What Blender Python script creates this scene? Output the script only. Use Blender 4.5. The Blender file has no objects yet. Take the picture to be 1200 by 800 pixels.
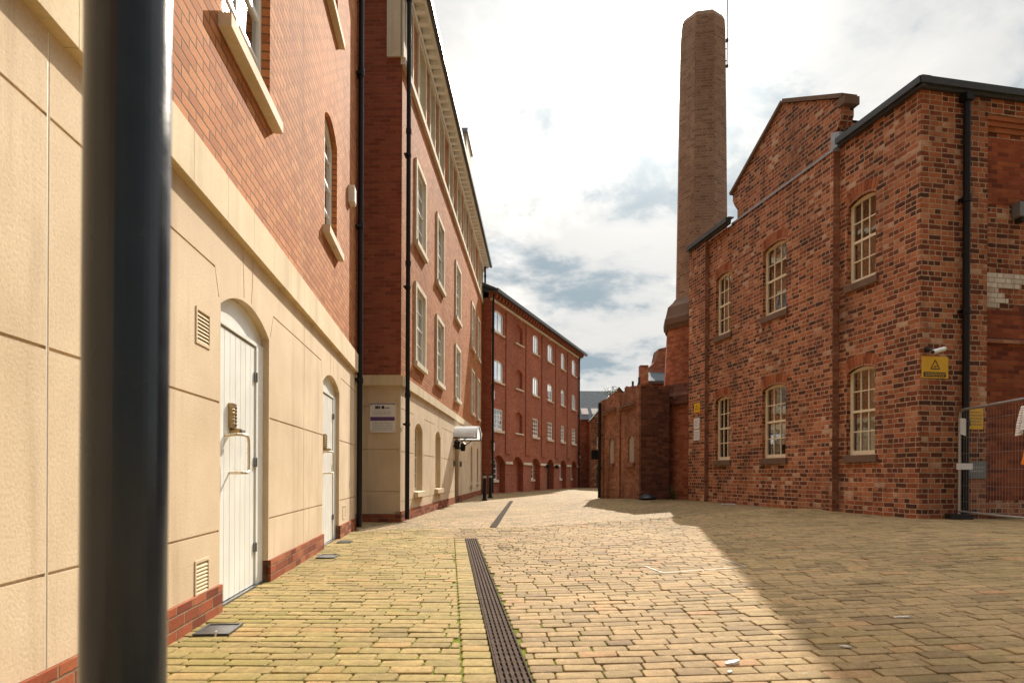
import bpy, math, random
from mathutils import Vector, Matrix
from mathutils.geometry import delaunay_2d_cdt
random.seed(7)
PI = math.pi
scene = bpy.context.scene
COL = scene.collection

# ------------------------------------------------------------------ node helpers
class G:
    def __init__(s, nt): s.nt = nt
    def n(s, t, ins=None, **kw):
        nd = s.nt.nodes.new(t)
        for k, v in kw.items(): setattr(nd, k, v)
        for k, v in (ins or {}).items(): s.put(nd.inputs[k], v)
        return nd
    def put(s, sock, v):
        if hasattr(v, 'is_output'): s.nt.links.new(v, sock)
        else:
            if sock.type == 'RGBA' and len(v) == 3: v = (*v, 1)
            sock.default_value = v
    def m(s, op, a, b=None, c=None, clamp=False):
        nd = s.n('ShaderNodeMath', operation=op, use_clamp=clamp)
        for i, v in enumerate((a, b, c)):
            if v is not None: s.put(nd.inputs[i], v)
        return nd.outputs[0]
    def vm(s, op, a, b=None):
        nd = s.n('ShaderNodeVectorMath', operation=op)
        s.put(nd.inputs[0], a)
        if b is not None: s.put(nd.inputs[1], b)
        return nd.outputs['Value'] if op in ('DOT_PRODUCT', 'LENGTH') else nd.outputs[0]
    def sm(s, x, lo, hi, a=0., b=1., kind='SMOOTHSTEP'):
        nd = s.n('ShaderNodeMapRange', interpolation_type=kind)
        for k, v in zip(('Value', 'From Min', 'From Max', 'To Min', 'To Max'), (x, lo, hi, a, b)): s.put(nd.inputs[k], v)
        return nd.outputs[0]
    def noise(s, vec, scale, detail=2., rough=.5, dist=0.):
        nd = s.n('ShaderNodeTexNoise', {'Vector': vec, 'Scale': scale, 'Detail': detail, 'Roughness': rough, 'Distortion': dist})
        return nd.outputs['Fac']
    def noisec(s, vec, scale, detail=1.):
        return s.n('ShaderNodeTexNoise', {'Vector': vec, 'Scale': scale, 'Detail': detail}).outputs['Color']
    def ramp(s, fac, stops, interp='LINEAR'):
        nd = s.n('ShaderNodeValToRGB'); cr = nd.color_ramp; cr.interpolation = interp
        while len(cr.elements) < len(stops): cr.elements.new(.5)
        for e, (p, c) in zip(cr.elements, stops):
            e.position = p; e.color = (*c, 1)
        s.put(nd.inputs['Fac'], fac)
        return nd.outputs['Color']
    def mix(s, fac, a, b, mode='MIX'):
        nd = s.n('ShaderNodeMix', data_type='RGBA', blend_type=mode)
        s.put(nd.inputs['Factor'], fac); s.put(nd.inputs['A'], a) if False else s.put(nd.inputs[6], a); s.put(nd.inputs[7], b)
        return nd.outputs[2]
    def xyz(s, v):
        nd = s.n('ShaderNodeSeparateXYZ'); s.put(nd.inputs[0], v); return nd.outputs
    def cxyz(s, x, y, z=0.):
        nd = s.n('ShaderNodeCombineXYZ')
        for i, v in enumerate((x, y, z)): s.put(nd.inputs[i], v)
        return nd.outputs[0]
    def rnd(s, x, y, z=0.):
        nd = s.n('ShaderNodeTexWhiteNoise', noise_dimensions='3D'); s.put(nd.inputs['Vector'], s.cxyz(x, y, z))
        return nd.outputs['Value']

def new_mat(name):
    m = bpy.data.materials.new(name); m.use_nodes = True
    nt = m.node_tree; nt.nodes.clear(); g = G(nt)
    out = g.n('ShaderNodeOutputMaterial')
    return m, g, out
def finish(g, out, col, rough=.8, bumpH=None, bdist=.005, bstr=1., spec=.5, metal=0., **kw):
    p = g.n('ShaderNodeBsdfPrincipled')
    g.put(p.inputs['Base Color'], col); g.put(p.inputs['Roughness'], rough)
    g.put(p.inputs['Specular IOR Level'], spec); g.put(p.inputs['Metallic'], metal)
    for k, v in kw.items(): g.put(p.inputs[k], v)
    if bumpH is not None:
        b = g.n('ShaderNodeBump', {'Height': bumpH, 'Distance': bdist, 'Strength': bstr})
        g.nt.links.new(b.outputs[0], p.inputs['Normal'])
    g.nt.links.new(p.outputs[0], out.inputs['Surface'])
    return p

def plain(name, col, rough=.6, metal=0., spec=.5, var=.12, scale=9., bump=0., bscale=60.):
    m, g, out = new_mat(name)
    tc = g.n('ShaderNodeTexCoord').outputs['Object']
    nz = g.noise(tc, scale, 4., .6)
    c = g.mix(1., col, g.ramp(nz, [(.2, (1 - var,) * 3), (.8, (1 + var,) * 3)]), 'MULTIPLY')
    r = g.sm(g.noise(tc, scale * 2.3, 3.), .2, .8, max(rough - .08, .02), min(rough + .1, 1))
    finish(g, out, c, r, g.noise(tc, bscale, 3.) if bump else None, bump or .001, 1., spec, metal)
    return m

def bond(g, u, v, L, Hc, kind='stretcher', jitter=0.):
    """brick bond in metres: gives distance to the joint, cell ids"""
    vr = g.m('DIVIDE', v, Hc); r = g.m('FLOOR', vr); fv = g.m('FRACT', vr)
    dv = g.m('MULTIPLY', g.m('MINIMUM', fv, g.m('SUBTRACT', 1., fv)), Hc)
    par = g.m('MULTIPLY', g.m('FLOORED_MODULO', r, 2.), .5)
    if jitter: par = g.m('ADD', par, g.m('MULTIPLY', g.rnd(r, 3.7, 1.3), jitter))
    if kind == 'flemish':
        uu = g.m('ADD', g.m('DIVIDE', u, L * 1.5), par)
        c = g.m('FLOOR', uu); t = g.m('MULTIPLY', g.m('FRACT', uu), 1.5)
        ish = g.m('GREATER_THAN', t, 1.)
        a = g.m('MINIMUM', t, g.m('ABSOLUTE', g.m('SUBTRACT', t, 1.)))
        du = g.m('MULTIPLY', g.m('MINIMUM', a, g.m('SUBTRACT', 1.5, t)), L)
        idc = g.m('ADD', g.m('MULTIPLY', c, 2.), ish)
    elif kind == 'english':     # stretcher rows and header rows in turn
        od = g.m('FLOORED_MODULO', r, 2.)
        sc = g.m('ADD', 1., od)
        uu = g.m('ADD', g.m('MULTIPLY', g.m('DIVIDE', u, L), sc), g.m('MULTIPLY', od, .5))
        uu = g.m('ADD', uu, g.m('MULTIPLY', g.rnd(r, 2.2, 5.1), .35))
        idc = g.m('FLOOR', uu); f = g.m('FRACT', uu)
        du = g.m('DIVIDE', g.m('MULTIPLY', g.m('MINIMUM', f, g.m('SUBTRACT', 1., f)), L), sc)
    elif kind == 'tegula':      # random lengths inside a row: joint positions wander
        uu = g.m('ADD', g.m('DIVIDE', u, L), par)
        c0 = g.m('FLOOR', uu); f = g.m('FRACT', uu)
        j0 = g.m('MULTIPLY', g.rnd(c0, r, 9.1), .45)
        j1 = g.m('ADD', 1., g.m('MULTIPLY', g.rnd(g.m('ADD', c0, 1.), r, 9.1), .45))
        left = g.m('LESS_THAN', f, j0)
        jm = g.m('SUBTRACT', g.m('MULTIPLY', g.rnd(g.m('SUBTRACT', c0, 1.), r, 9.1), .45), 1.)
        d = g.m('MINIMUM', g.m('ABSOLUTE', g.m('SUBTRACT', f, j0)), g.m('SUBTRACT', j1, f))
        du = g.m('MULTIPLY', d, L)
        idc = g.m('SUBTRACT', c0, left)
    else:
        uu = g.m('ADD', g.m('DIVIDE', u, L), par)
        idc = g.m('FLOOR', uu); f = g.m('FRACT', uu)
        du = g.m('MULTIPLY', g.m('MINIMUM', f, g.m('SUBTRACT', 1., f)), L)
    return du, dv, idc, r

def brick_mat(name, L, Hc, joint, kind, cols, mcol, bdist=.006, wob=.004, stain=(.75, 1.12), stain_scale=.6, grain=.16, soot=None, jitter=0., pale=None, cl=.5):
    m, g, out = new_mat(name)
    uv = g.n('ShaderNodeUVMap').outputs[0]
    w = g.vm('SCALE', g.vm('SUBTRACT', g.noisec(uv, 14.), (.5, .5, .5)))
    w.node.inputs['Scale'].default_value = wob * 2.5
    p = g.xyz(g.vm('ADD', uv, w))
    du, dv, idc, r = bond(g, p[0], p[1], L, Hc, kind, jitter)
    d = g.m('MINIMUM', du, dv)
    edge = g.m('ADD', d, g.m('MULTIPLY', g.m('SUBTRACT', g.noise(uv, 90., 2.), .5), joint * .5))
    mask = g.sm(edge, joint * .32, joint * .75)
    rn = g.rnd(idc, r, .5); rn2 = g.rnd(idc, r, 7.5)
    rn = g.m('ADD', rn, g.m('MULTIPLY', g.m('SUBTRACT', g.noise(uv, 1.1, 4., .6), .5), cl), clamp=True)
    base = g.ramp(rn, cols)
    fine = g.noise(uv, 45., 5., .65)
    base = g.mix(1., base, g.ramp(fine, [(.25, (1 - grain,) * 3), (.75, (1 + grain,) * 3)]), 'MULTIPLY')
    if pale:   # limewash / spalled patches
        base = g.mix(g.m('MULTIPLY', g.sm(g.noise(uv, 2.3, 6., .7), .58, .75), pale[0]), base, pale[1])
    mc = g.mix(1., mcol, g.ramp(g.noise(uv, 8., 4.), [(.3, (.75,) * 3), (.7, (1.15,) * 3)]), 'MULTIPLY')
    col = g.mix(mask, mc, base)
    big = g.noise(g.vm('MULTIPLY', uv, (1., .55, 1.)), stain_scale, 5., .6)
    col = g.mix(1., col, g.ramp(big, [(.3, (stain[0],) * 3), (.7, (stain[1],) * 3)]), 'MULTIPLY')
    if soot:   # dark damp stains with an outline of their own
        nz = g.noise(g.vm('MULTIPLY', uv, (1., .35, 1.)), soot[1], 6., .7)
        col = g.mix(g.m('MULTIPLY', g.sm(nz, .5, .72), soot[0]), col, soot[2])
    h = g.m('ADD', g.m('MULTIPLY', mask, g.m('ADD', .75, g.m('MULTIPLY', rn2, .25))), g.m('MULTIPLY', fine, .22))
    finish(g, out, col, g.sm(fine, 0, 1, .8, .95), h, bdist, 1., .08)
    return m

# palette -------------------------------------------------------------
M = {}
M['brick_new'] = brick_mat('orange red modern brick', .22, .075, .011, 'stretcher',
    [(0, (.36, .125, .047)), (.3, (.45, .165, .062)), (.7, (.50, .195, .074)), (1, (.55, .235, .095))], (.24, .13, .07), .012, .003, (.80, 1.12), .5, .22, (.30, .9, (.22, .085, .045)))  # dark mortar carries the raked joint shadow in its colour
M['brick_end_shade'] = brick_mat('shaded end wall brick', .22, .075, .011, 'stretcher',
    [(0, (.22, .06, .036)), (.4, (.28, .078, .045)), (1, (.34, .105, .06))], (.30, .155, .105), .008, .0025, (.85, 1.1), .5, .18)  # darker copy of the front brick, end wall shade in its colour
M['brick_plinth'] = brick_mat('red plinth brick', .22, .075, .010, 'stretcher',
    [(0, (.20, .055, .03)), (.5, (.34, .095, .045)), (1, (.42, .15, .075))], (.28, .19, .12), .007, .003, (.7, 1.1), 1.2, .2)
M['brick_old'] = brick_mat('mottled handmade brick', .235, .083, .015, 'english',
    [(0, (.085, .038, .028)), (.10, (.135, .047, .029)), (.32, (.19, .06, .033)), (.5, (.315, .095, .045)), (.75, (.42, .145, .066)), (.94, (.46, .19, .10)), (1, (.52, .32, .21))],
    (.52, .36, .235), .012, .008, (.7, 1.15), .7, .24, (.55, 1.3, (.07, .04, .03)), .25, (.4, (.42, .24, .15)), .9)
M['brick_rub'] = brick_mat('orange arch brick', .30, .076, .006, 'stretcher',
    [(0, (.24, .07, .034)), (.5, (.33, .105, .048)), (1, (.40, .15, .07))], (.40, .24, .14), .005, .003, (.8, 1.1), 1.5, .18)
M['brick_infill'] = brick_mat('dark orange infill brick', .225, .075, .008, 'stretcher',
    [(0, (.15, .04, .024)), (.4, (.27, .07, .034)), (1, (.36, .11, .048))], (.24, .12, .07), .006, .004, (.6, 1.15), .9, .2, (.7, 1.1, (.06, .032, .025)))
M['brick_white'] = brick_mat('flaking white painted brick', .225, .083, .012, 'flemish',
    [(0, (.50, .44, .36)), (.5, (.62, .56, .47)), (1, (.70, .64, .54))], (.40, .33, .26), .008, .004, (.85, 1.05), 2., .12, (.5, 5., (.30, .16, .1)))
M['brick_red'] = brick_mat('even red brick', .22, .075, .009, 'stretcher',
    [(0, (.29, .09, .055)), (.5, (.35, .118, .07)), (1, (.40, .145, .09))], (.34, .17, .11), .004, .002, (.82, 1.12), .35, .1)
M['brick_soot_shade'] = brick_mat('weathered dark red brick', .225, .08, .012, 'flemish',
    [(0, (.24, .095, .06)), (.3, (.32, .135, .083)), (.7, (.37, .165, .10)), (1, (.42, .22, .145))], (.34, .21, .145), .009, .006, (.55, 1.2), .55, .2, (.8, .8, (.06, .038, .028)), .2)
M['brick_black'] = brick_mat('very dark brick', .225, .08, .010, 'flemish',
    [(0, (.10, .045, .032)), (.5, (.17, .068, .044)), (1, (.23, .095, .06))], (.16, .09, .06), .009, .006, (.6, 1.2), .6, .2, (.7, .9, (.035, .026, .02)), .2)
M['brick_base'] = brick_mat('orange red pedestal brick', .225, .08, .010, 'flemish',
    [(0, (.26, .075, .04)), (.5, (.36, .11, .055)), (1, (.43, .16, .085))], (.34, .17, .10), .008, .006, (.6, 1.2), .7, .2, (.6, 1., (.07, .036, .026)), .2)
M['brick_stack'] = brick_mat('buff brown chimney brick', .225, .083, .013, 'flemish',
    [(0, (.23, .125, .08)), (.3, (.30, .168, .108)), (.7, (.345, .20, .13)), (1, (.39, .235, .145))], (.44, .32, .22), .009, .005, (.75, 1.1), .5, .2, (.5, .6, (.10, .06, .04)))

def stone_mat(name, col, bump=.004, sc=70., var=.14, speck=.5):
    m, g, out = new_mat(name)
    tc = g.n('ShaderNodeTexCoord').outputs['Object']
    a = g.noise(tc, sc, 5., .7); b = g.noise(tc, 1.1, 4., .6); v = g.noise(g.vm('MULTIPLY', tc, (3., 3., .25)), 1.3, 5., .65)
    c = g.mix(1., col, g.ramp(a, [(.28, (1 - var * 1.6,) * 3), (.45, (1.,) * 3), (.75, (1 + var,) * 3)]), 'MULTIPLY')
    c = g.mix(1., c, g.ramp(b, [(.3, (.84, .81, .76)), (.7, (1.08,) * 3)]), 'MULTIPLY')
    c = g.mix(g.sm(v, .50, .72, 0., .42), c, (col[0] * .55, col[1] * .5, col[2] * .45))
    finish(g, out, c, .9, a, bump, speck, .2)
    return m
M['render'] = stone_mat('cream cast stone render', (.63, .495, .345))
M['band'] = stone_mat('pale buff dressed stone', (.66, .54, .365), .002, 40., .08)
M['stone'] = stone_mat('pale window stone', (.67, .60, .48), .002, 40., .08)
M['stone_dark'] = stone_mat('sooty stone', (.16, .10, .07), .006, 30., .25)
M['lead'] = plain('weathered lead', (.30, .31, .33), .55, .3, .5, .25, 6.)
M['white'] = plain('white gloss paint', (.80, .79, .75), .38, 0, .5, .05, 5.)
M['door_white'] = plain('white door paint', (.76, .76, .72), .38, 0, .5, .09, 3.)
M['cream'] = plain('cream sash paint', (.74, .63, .45), .5, 0, .4, .12, 14.)
M['black'] = plain('black gloss pipe paint', (.008, .008, .009), .42, 0, .3, .3, 9.)
M['post'] = plain('blue black post paint', (.016, .024, .032), .2, 0, .5, .25, 7., .0002, 160.)
M['dark'] = plain('dark interior', (.03, .026, .022), .9)
M['brown'] = plain('dark brown door paint', (.045, .022, .016), .5)
M['slate'] = plain('grey slate', (.075, .088, .098), .9, 0, .12, .3, 3., .01, 9.)
M['gutter'] = plain('charcoal gutter', (.04, .042, .043), .4, 0, .5, .2, 6.)
M['steel'] = plain('galvanised steel', (.42, .42, .42), .42, .8, .5, .15, 20.)
M['brass'] = plain('dull bronze', (.34, .24, .12), .4, .9, .5, .2, 20.)
M['nickel'] = plain('satin cream metal', (.62, .54, .42), .32, .6, .5, .1, 20.)
M['iron'] = plain('rusty cast iron', (.060, .040, .030), .95, 0., .08, .45, 18., .003, 120.)
M['plastic_grey'] = plain('grey plastic', (.16, .17, .17), .5)
M['yellow'] = plain('yellow sign', (.72, .42, .02), .45, 0, .5, .1, 8.)
M['sign_white'] = plain('white sign board', (.70, .68, .66), .4, 0, .5, .05, 4.)
M['purple'] = plain('purple print', (.11, .045, .16), .45)
M['ink'] = plain('black ink', (.02, .02, .022), .6)
M['greyink'] = plain('grey ink', (.33, .31, .31), .6)
M['paper'] = plain('white paper', (.72, .70, .68), .7)
M['orange'] = plain('fluorescent orange cloth', (.80, .25, .02), .7)
M['blind'] = plain('pale blind', (.62, .55, .44), .8)
M['curtain'] = plain('dusty pink curtain', (.34, .20, .15), .9, 0, .2, .2, 5.)
M['sealant'] = plain('pale sealant', (.72, .68, .60), .5)
M['canopy'] = None; plain('white polycarbonate', (.80, .82, .84), .25, 0, .5, .04, 4.)
def canopy_mat():
    m, g, out = new_mat('milky polycarbonate')
    tc = g.n('ShaderNodeTexCoord').outputs['Object']; c = g.mix(g.noise(tc, 5., 3.), (.82, .84, .86), (.90, .91, .92))
    d = g.n('ShaderNodeBsdfDiffuse'); g.put(d.inputs['Color'], c); t = g.n('ShaderNodeBsdfTranslucent'); g.put(t.inputs['Color'], c)
    mx = g.n('ShaderNodeMixShader'); g.put(mx.inputs[0], .55); g.nt.links.new(d.outputs[0], mx.inputs[1]); g.nt.links.new(t.outputs[0], mx.inputs[2])
    g.nt.links.new(mx.outputs[0], out.inputs['Surface']); return m
M['canopy'] = canopy_mat()
M['leaf'] = plain('weed leaf', (.085, .12, .025), .6, 0, .3, .5, 6.)
M['board'] = plain('grey boarding', (.36, .32, .28), .8, 0, .3, .2, 4.)
M['rubber'] = plain('black bag', (.018, .018, .02), .45)

def glass_mat(name, tint, base):
    m, g, out = new_mat(name)
    fr = g.n('ShaderNodeFresnel', {'IOR': 1.5}).outputs[0]
    f = g.m('ADD', g.m('MULTIPLY', fr, 1.6), base, clamp=True)
    tc = g.n('ShaderNodeTexCoord').outputs['Object']
    bmp = g.n('ShaderNodeBump', {'Height': g.noise(tc, 2.2, 2.), 'Distance': .006, 'Strength': .5}).outputs[0]
    gl = g.n('ShaderNodeBsdfGlossy', {'Color': (.9, .93, .95, 1), 'Roughness': .03, 'Normal': bmp}).outputs[0]
    tr = g.n('ShaderNodeBsdfTransparent', {'Color': tint}).outputs[0]
    mx = g.n('ShaderNodeMixShader'); g.put(mx.inputs[0], f)
    g.nt.links.new(tr, mx.inputs[1]); g.nt.links.new(gl, mx.inputs[2])
    g.nt.links.new(mx.outputs[0], out.inputs['Surface'])
    return m
M['glass'] = glass_mat('window glass', (.75, .78, .78, 1), .10)
M['glass_works'] = glass_mat('old wavy glass', (.75, .78, .76, 1), .18)
M['glass_bright'] = glass_mat('double glazing', (.6, .64, .64, 1), .30)
M['glass_sky'] = glass_mat('coated glazing', (.5, .54, .55, 1), .85)

# ------------------------------------------------------------------ mesh builder
class MB:
    def __init__(s): s.v = []; s.f = []; s.mi = []; s.uv = []; s.mats = []
    def _m(s, m):
        if m not in s.mats: s.mats.append(m)
        return s.mats.index(m)
    def face(s, pts, m, uv=None):
        i = len(s.v); s.v += [tuple(p) for p in pts]; s.f.append(tuple(range(i, i + len(pts)))); s.mi.append(s._m(m))
        if uv is None:
            n = Vector((0, 0, 0))
            P = [Vector(p) for p in pts]
            for a, b in zip(P, P[1:] + P[:1]): n += a.cross(b)
            ax = max(range(3), key=lambda k: abs(n[k]))
            uv = [((p[1], p[2]) if ax == 0 else (p[0], p[2]) if ax == 1 else (p[0], p[1])) for p in pts]
        s.uv.append(uv)
    def box(s, x0, x1, y0, y1, z0, z1, m):
        c = [(x0, y0, z0), (x1, y0, z0), (x1, y1, z0), (x0, y1, z0), (x0, y0, z1), (x1, y0, z1), (x1, y1, z1), (x0, y1, z1)]
        for q in ((0, 3, 2, 1), (4, 5, 6, 7), (0, 1, 5, 4), (1, 2, 6, 5), (2, 3, 7, 6), (3, 0, 4, 7)): s.face([c[k] for k in q], m)
        return s
    def prism(s, poly, y0, y1, m, back=True):
        """poly CCW in xz, extruded along y from y0 (front) to y1"""
        s.face([(x, y0, z) for x, z in poly], m)
        if back: s.face([(x, y1, z) for x, z in reversed(poly)], m)
        for (a, b), (c, d) in zip(poly, poly[1:] + poly[:1]):
            s.face([(a, y0, b), (a, y1, b), (c, y1, d), (c, y0, d)], m)
        return s
    def cyl(s, p0, p1, r0, m, r1=None, seg=12, cap=True):
        p0 = Vector(p0); p1 = Vector(p1); r1 = r0 if r1 is None else r1
        d = (p1 - p0).normalized(); a = d.orthogonal().normalized(); b = d.cross(a)
        A = [p0 + (a * math.cos(2 * PI * k / seg) + b * math.sin(2 * PI * k / seg)) * r0 for k in range(seg)]
        B = [p1 + (a * math.cos(2 * PI * k / seg) + b * math.sin(2 * PI * k / seg)) * r1 for k in range(seg)]
        for k in range(seg):
            j = (k + 1) % seg; s.face([A[k], A[j], B[j], B[k]], m)
        if cap: s.face(list(reversed(A)), m); s.face(B, m)
        return s
    def tube(s, pts, r, m, seg=10):
        for a, b in zip(pts, pts[1:]): s.cyl(a, b, r, m, seg=seg)
        return s
    def wall(s, outline, holes, y, m):
        """outline, holes: CCW xz polygons; hole = (poly, depth, reveal_mat, back_mat or None)"""
        vs = [Vector(p) for p in outline]; ed = [(i, (i + 1) % len(outline)) for i in range(len(outline))]
        for h in holes:
            k = len(vs); n = len(h[0]); vs += [Vector(p) for p in h[0]]; ed += [(k + i, k + (i + 1) % n) for i in range(n)]
        rv, _, rf, *_ = delaunay_2d_cdt(vs, ed, [], 0, 1e-6)
        for t in rf:
            c = sum((rv[i] for i in t), Vector((0, 0))) / 3
            if not inside(c, outline) or any(inside(c, h[0]) for h in holes): continue
            p = [rv[i] for i in t]
            if (p[1] - p[0]).cross(p[2] - p[0]) < 0: p.reverse()
            s.face([(q.x, y, q.y) for q in p], m)
        for poly, dep, mr, mbk in holes:
            for (a, b), (c, d) in zip(poly, poly[1:] + poly[:1]):
                q = [(a, y, b), (c, y, d), (c, y + dep, d), (a, y + dep, b)]
                if abs(a - c) >= abs(b - d): uv = [(a, y), (c, y), (c, y + dep), (a, y + dep)]
                else: uv = [(y, b), (y, d), (y + dep, d), (y + dep, b)]
                s.face(q, mr, uv)
            if mbk: s.face([(a, y + dep, b) for a, b in poly], mbk)
        return s
    def build(s, name, parent=None, rot=0., loc=(0, 0, 0), smooth=False):
        me = bpy.data.meshes.new(name); me.from_pydata(s.v, [], s.f)
        for m in s.mats: me.materials.append(m)
        me.polygons.foreach_set('material_index', s.mi)
        ul = me.uv_layers.new(name='UVMap')
        ul.data.foreach_set('uv', [c for f in s.uv for p in f for c in p])
        if smooth: me.polygons.foreach_set('use_smooth', [True] * len(s.f))
        me.update()
        o = bpy.data.objects.new(name, me); COL.objects.link(o)
        o.location = loc; o.rotation_euler = (0, 0, rot)
        if parent: o.parent = parent
        return o

def inside(p, poly):
    x, y = p[0], p[1]; r = False
    for (a, b), (c, d) in zip(poly, poly[1:] + poly[:1]):
        if (b > y) != (d > y) and x < (c - a) * (y - b) / (d - b) + a: r = not r
    return r
def rect(x0, x1, z0, z1): return [(x0, z0), (x1, z0), (x1, z1), (x0, z1)]
def arch(x0, x1, z0, zs, rise, n=12):
    """opening with a segmental head: springs at zs, crown at zs+rise"""
    if rise <= 0: return rect(x0, x1, z0, zs)
    w = (x1 - x0) / 2; cx = (x0 + x1) / 2
    R = (w * w + rise * rise) / (2 * rise); cz = zs + rise - R; a0 = math.asin(min(1, w / R))
    return [(x0, z0), (x1, z0)] + [(cx + R * math.sin(a0 - 2 * a0 * k / n), cz + R * math.cos(a0 - 2 * a0 * k / n)) for k in range(n + 1)]
def tag(o, label=None, cat=None, group=None, kind=None):
    if label: o['label'] = label
    if cat: o['category'] = cat
    if group: o['group'] = group
    if kind: o['kind'] = kind
    return o
def thing(name, loc, label, cat, rz=0., group=None):
    o = bpy.data.objects.new(name, None); COL.objects.link(o); o.empty_display_size = .2
    o.location = loc; o.rotation_euler = (0, 0, rz)
    return tag(o, label, cat, group)

# ------------------------------------------------------------------ terrain
def lerp_tab(tab, y):
    if y <= tab[0][0]: return tab[0][1]
    for (a, p), (b, q) in zip(tab, tab[1:]):
        if y <= b: return p + (q - p) * (y - a) / (b - a)
    return tab[-1][1]
RX1 = [(0, 5.6), (9, 6.1), (17, 4.7), (18.2, 3.4), (22, 2.9), (40, 3.2)]
RAMP = [(0, .25), (18.6, .25), (21.8, .13), (26, .07), (34, 0.)]
RX0 = [(0, .25), (9, -.25), (11, -.2), (22, .2), (40, 1.2)]
def ground_z(x, y):
    x0 = lerp_tab(RX0, y); x1 = lerp_tab(RX1, y); t = max(0., min(1., (x - x0) / (x1 - x0)))
    f = .5 * t + .5 * t * t * (3 - 2 * t)
    z = lerp_tab(RAMP, y) * f
    yc = 10.35 + .3 * (x + 1.1)
    fade = max(0., min(1., (x + 2.6) / .8)) * max(0., min(1., (7.5 - x) / 2))
    return z + .05 * math.exp(-((y - yc) / .38) ** 2) * fade

def paving_mat(name, L, Hc, joint, kind, cols, mcol, moss, wob, ang=0., jitter=0.):
    m, g, out = new_mat(name)
    tc = g.n('ShaderNodeTexCoord').outputs['Object']
    mp = g.n('ShaderNodeMapping', {'Vector': tc, 'Rotation': (0, 0, ang)}).outputs[0]
    w = g.vm('SCALE', g.vm('SUBTRACT', g.noisec(mp, 7.), (.5, .5, .5))); w.node.inputs['Scale'].default_value = wob
    w2 = g.vm('SCALE', g.vm('SUBTRACT', g.noisec(mp, 1.1), (.5, .5, .5))); w2.node.inputs['Scale'].default_value = wob * 4
    q = g.vm('ADD', g.vm('ADD', mp, w), w2)
    p = g.xyz(q)
    du, dv, idc, r = bond(g, p[0], p[1], L, Hc, kind, jitter)
    # rounded corner distance
    a = g.m('MAXIMUM', g.m('SUBTRACT', .016, du), 0.); b = g.m('MAXIMUM', g.m('SUBTRACT', .016, dv), 0.)
    d = g.m('SUBTRACT', .016, g.m('SQRT', g.m('ADD', g.m('MULTIPLY', a, a), g.m('MULTIPLY', b, b))))
    d = g.m('ADD', d, g.m('MULTIPLY', g.m('SUBTRACT', g.noise(mp, 45., 4., .65), .5), joint * 1.5))
    mask = g.sm(d, joint * .1, joint * .75)
    dome = g.sm(d, 0., .016)
    rn = g.rnd(idc, r, .3); rn2 = g.rnd(idc, r, 4.2); rn3 = g.rnd(idc, r, 8.8)
    base = g.ramp(rn, cols)
    fine = g.noise(mp, 110., 4., .7); mid = g.noise(mp, 14., 4., .6); big = g.noise(mp, .55, 6., .65)
    base = g.mix(1., base, g.ramp(fine, [(.3, (.62,) * 3), (.5, (1.,) * 3), (.72, (1.36,) * 3)]), 'MULTIPLY')
    base = g.mix(1., base, g.ramp(mid, [(.3, (.76,) * 3), (.7, (1.16,) * 3)]), 'MULTIPLY')
    base = g.mix(1., base, g.ramp(big, [(.32, (.74, .72, .68)), (.66, (1.12, 1.1, 1.06))]), 'MULTIPLY')
    # moss film on stones and moss in joints
    mz = g.noise(mp, .9, 5., .65)
    film = g.m('MULTIPLY', g.sm(mz, .45, .75), moss[0])
    base = g.mix(film, base, (.19, .17, .035))
    jm = g.m('MULTIPLY', g.sm(g.noise(mp, 2.6, 5., .7), moss[2], moss[2] + .14), moss[1])
    grn = g.ramp(g.noise(mp, 30., 3.), [(.3, (.045, .055, .008)), (.7, (.16, .19, .02))])
    jc = g.mix(jm, mcol, grn)
    spread = g.m('MULTIPLY', g.m('MULTIPLY', jm, g.sm(d, .016, .004)), g.sm(g.noise(mp, 40., 4., .7), .45, .6))
    col = g.mix(mask, jc, g.mix(spread, base, grn))
    h = g.m('ADD', g.m('MULTIPLY', mask, .55), g.m('MULTIPLY', dome, .35))
    h = g.m('ADD', h, g.m('MULTIPLY', rn2, .22))
    tilt = g.m('MULTIPLY', g.m('SUBTRACT', rn3, .5), g.m('MULTIPLY', g.m('FRACT', g.m('DIVIDE', p[1], Hc)), .6))
    h = g.m('ADD', g.m('ADD', h, tilt), g.m('ADD', g.m('MULTIPLY', fine, .26), g.m('MULTIPLY', mid, .40)))
    h = g.m('ADD', h, g.m('MULTIPLY', g.m('MULTIPLY', jm, g.m('SUBTRACT', 1., mask)), .3))
    finish(g, out, col, g.sm(fine, .2, .8, .72, .92), h, .017, 1., .15)
    return m
M['setts'] = paving_mat('tan tegula setts', .20, .112, .010, 'tegula',
    [(0, (.18, .122, .066)), (.2, (.245, .168, .09)), (.55, (.285, .196, .104)), (.9, (.32, .213, .11)), (1, (.34, .185, .095))], (.075, .052, .03), (.30, .9, .44), .028, 0., .9)
M['blocks'] = paving_mat('yellow tan paving blocks', .215, .111, .011, 'stretcher',
    [(0, (.215, .165, .063)), (.3, (.27, .205, .075)), (.8, (.30, .226, .084)), (1, (.33, .212, .082))], (.055, .042, .018), (.6, 1., .40), .028, .0, .12)
M['edging'] = paving_mat('edging blocks', .6, .15, .010, 'stretcher',
    [(0, (.22, .155, .072)), (.5, (.275, .195, .085)), (1, (.34, .215, .09))], (.055, .042, .018), (.3, 1., .42), .012, 0.)

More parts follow.
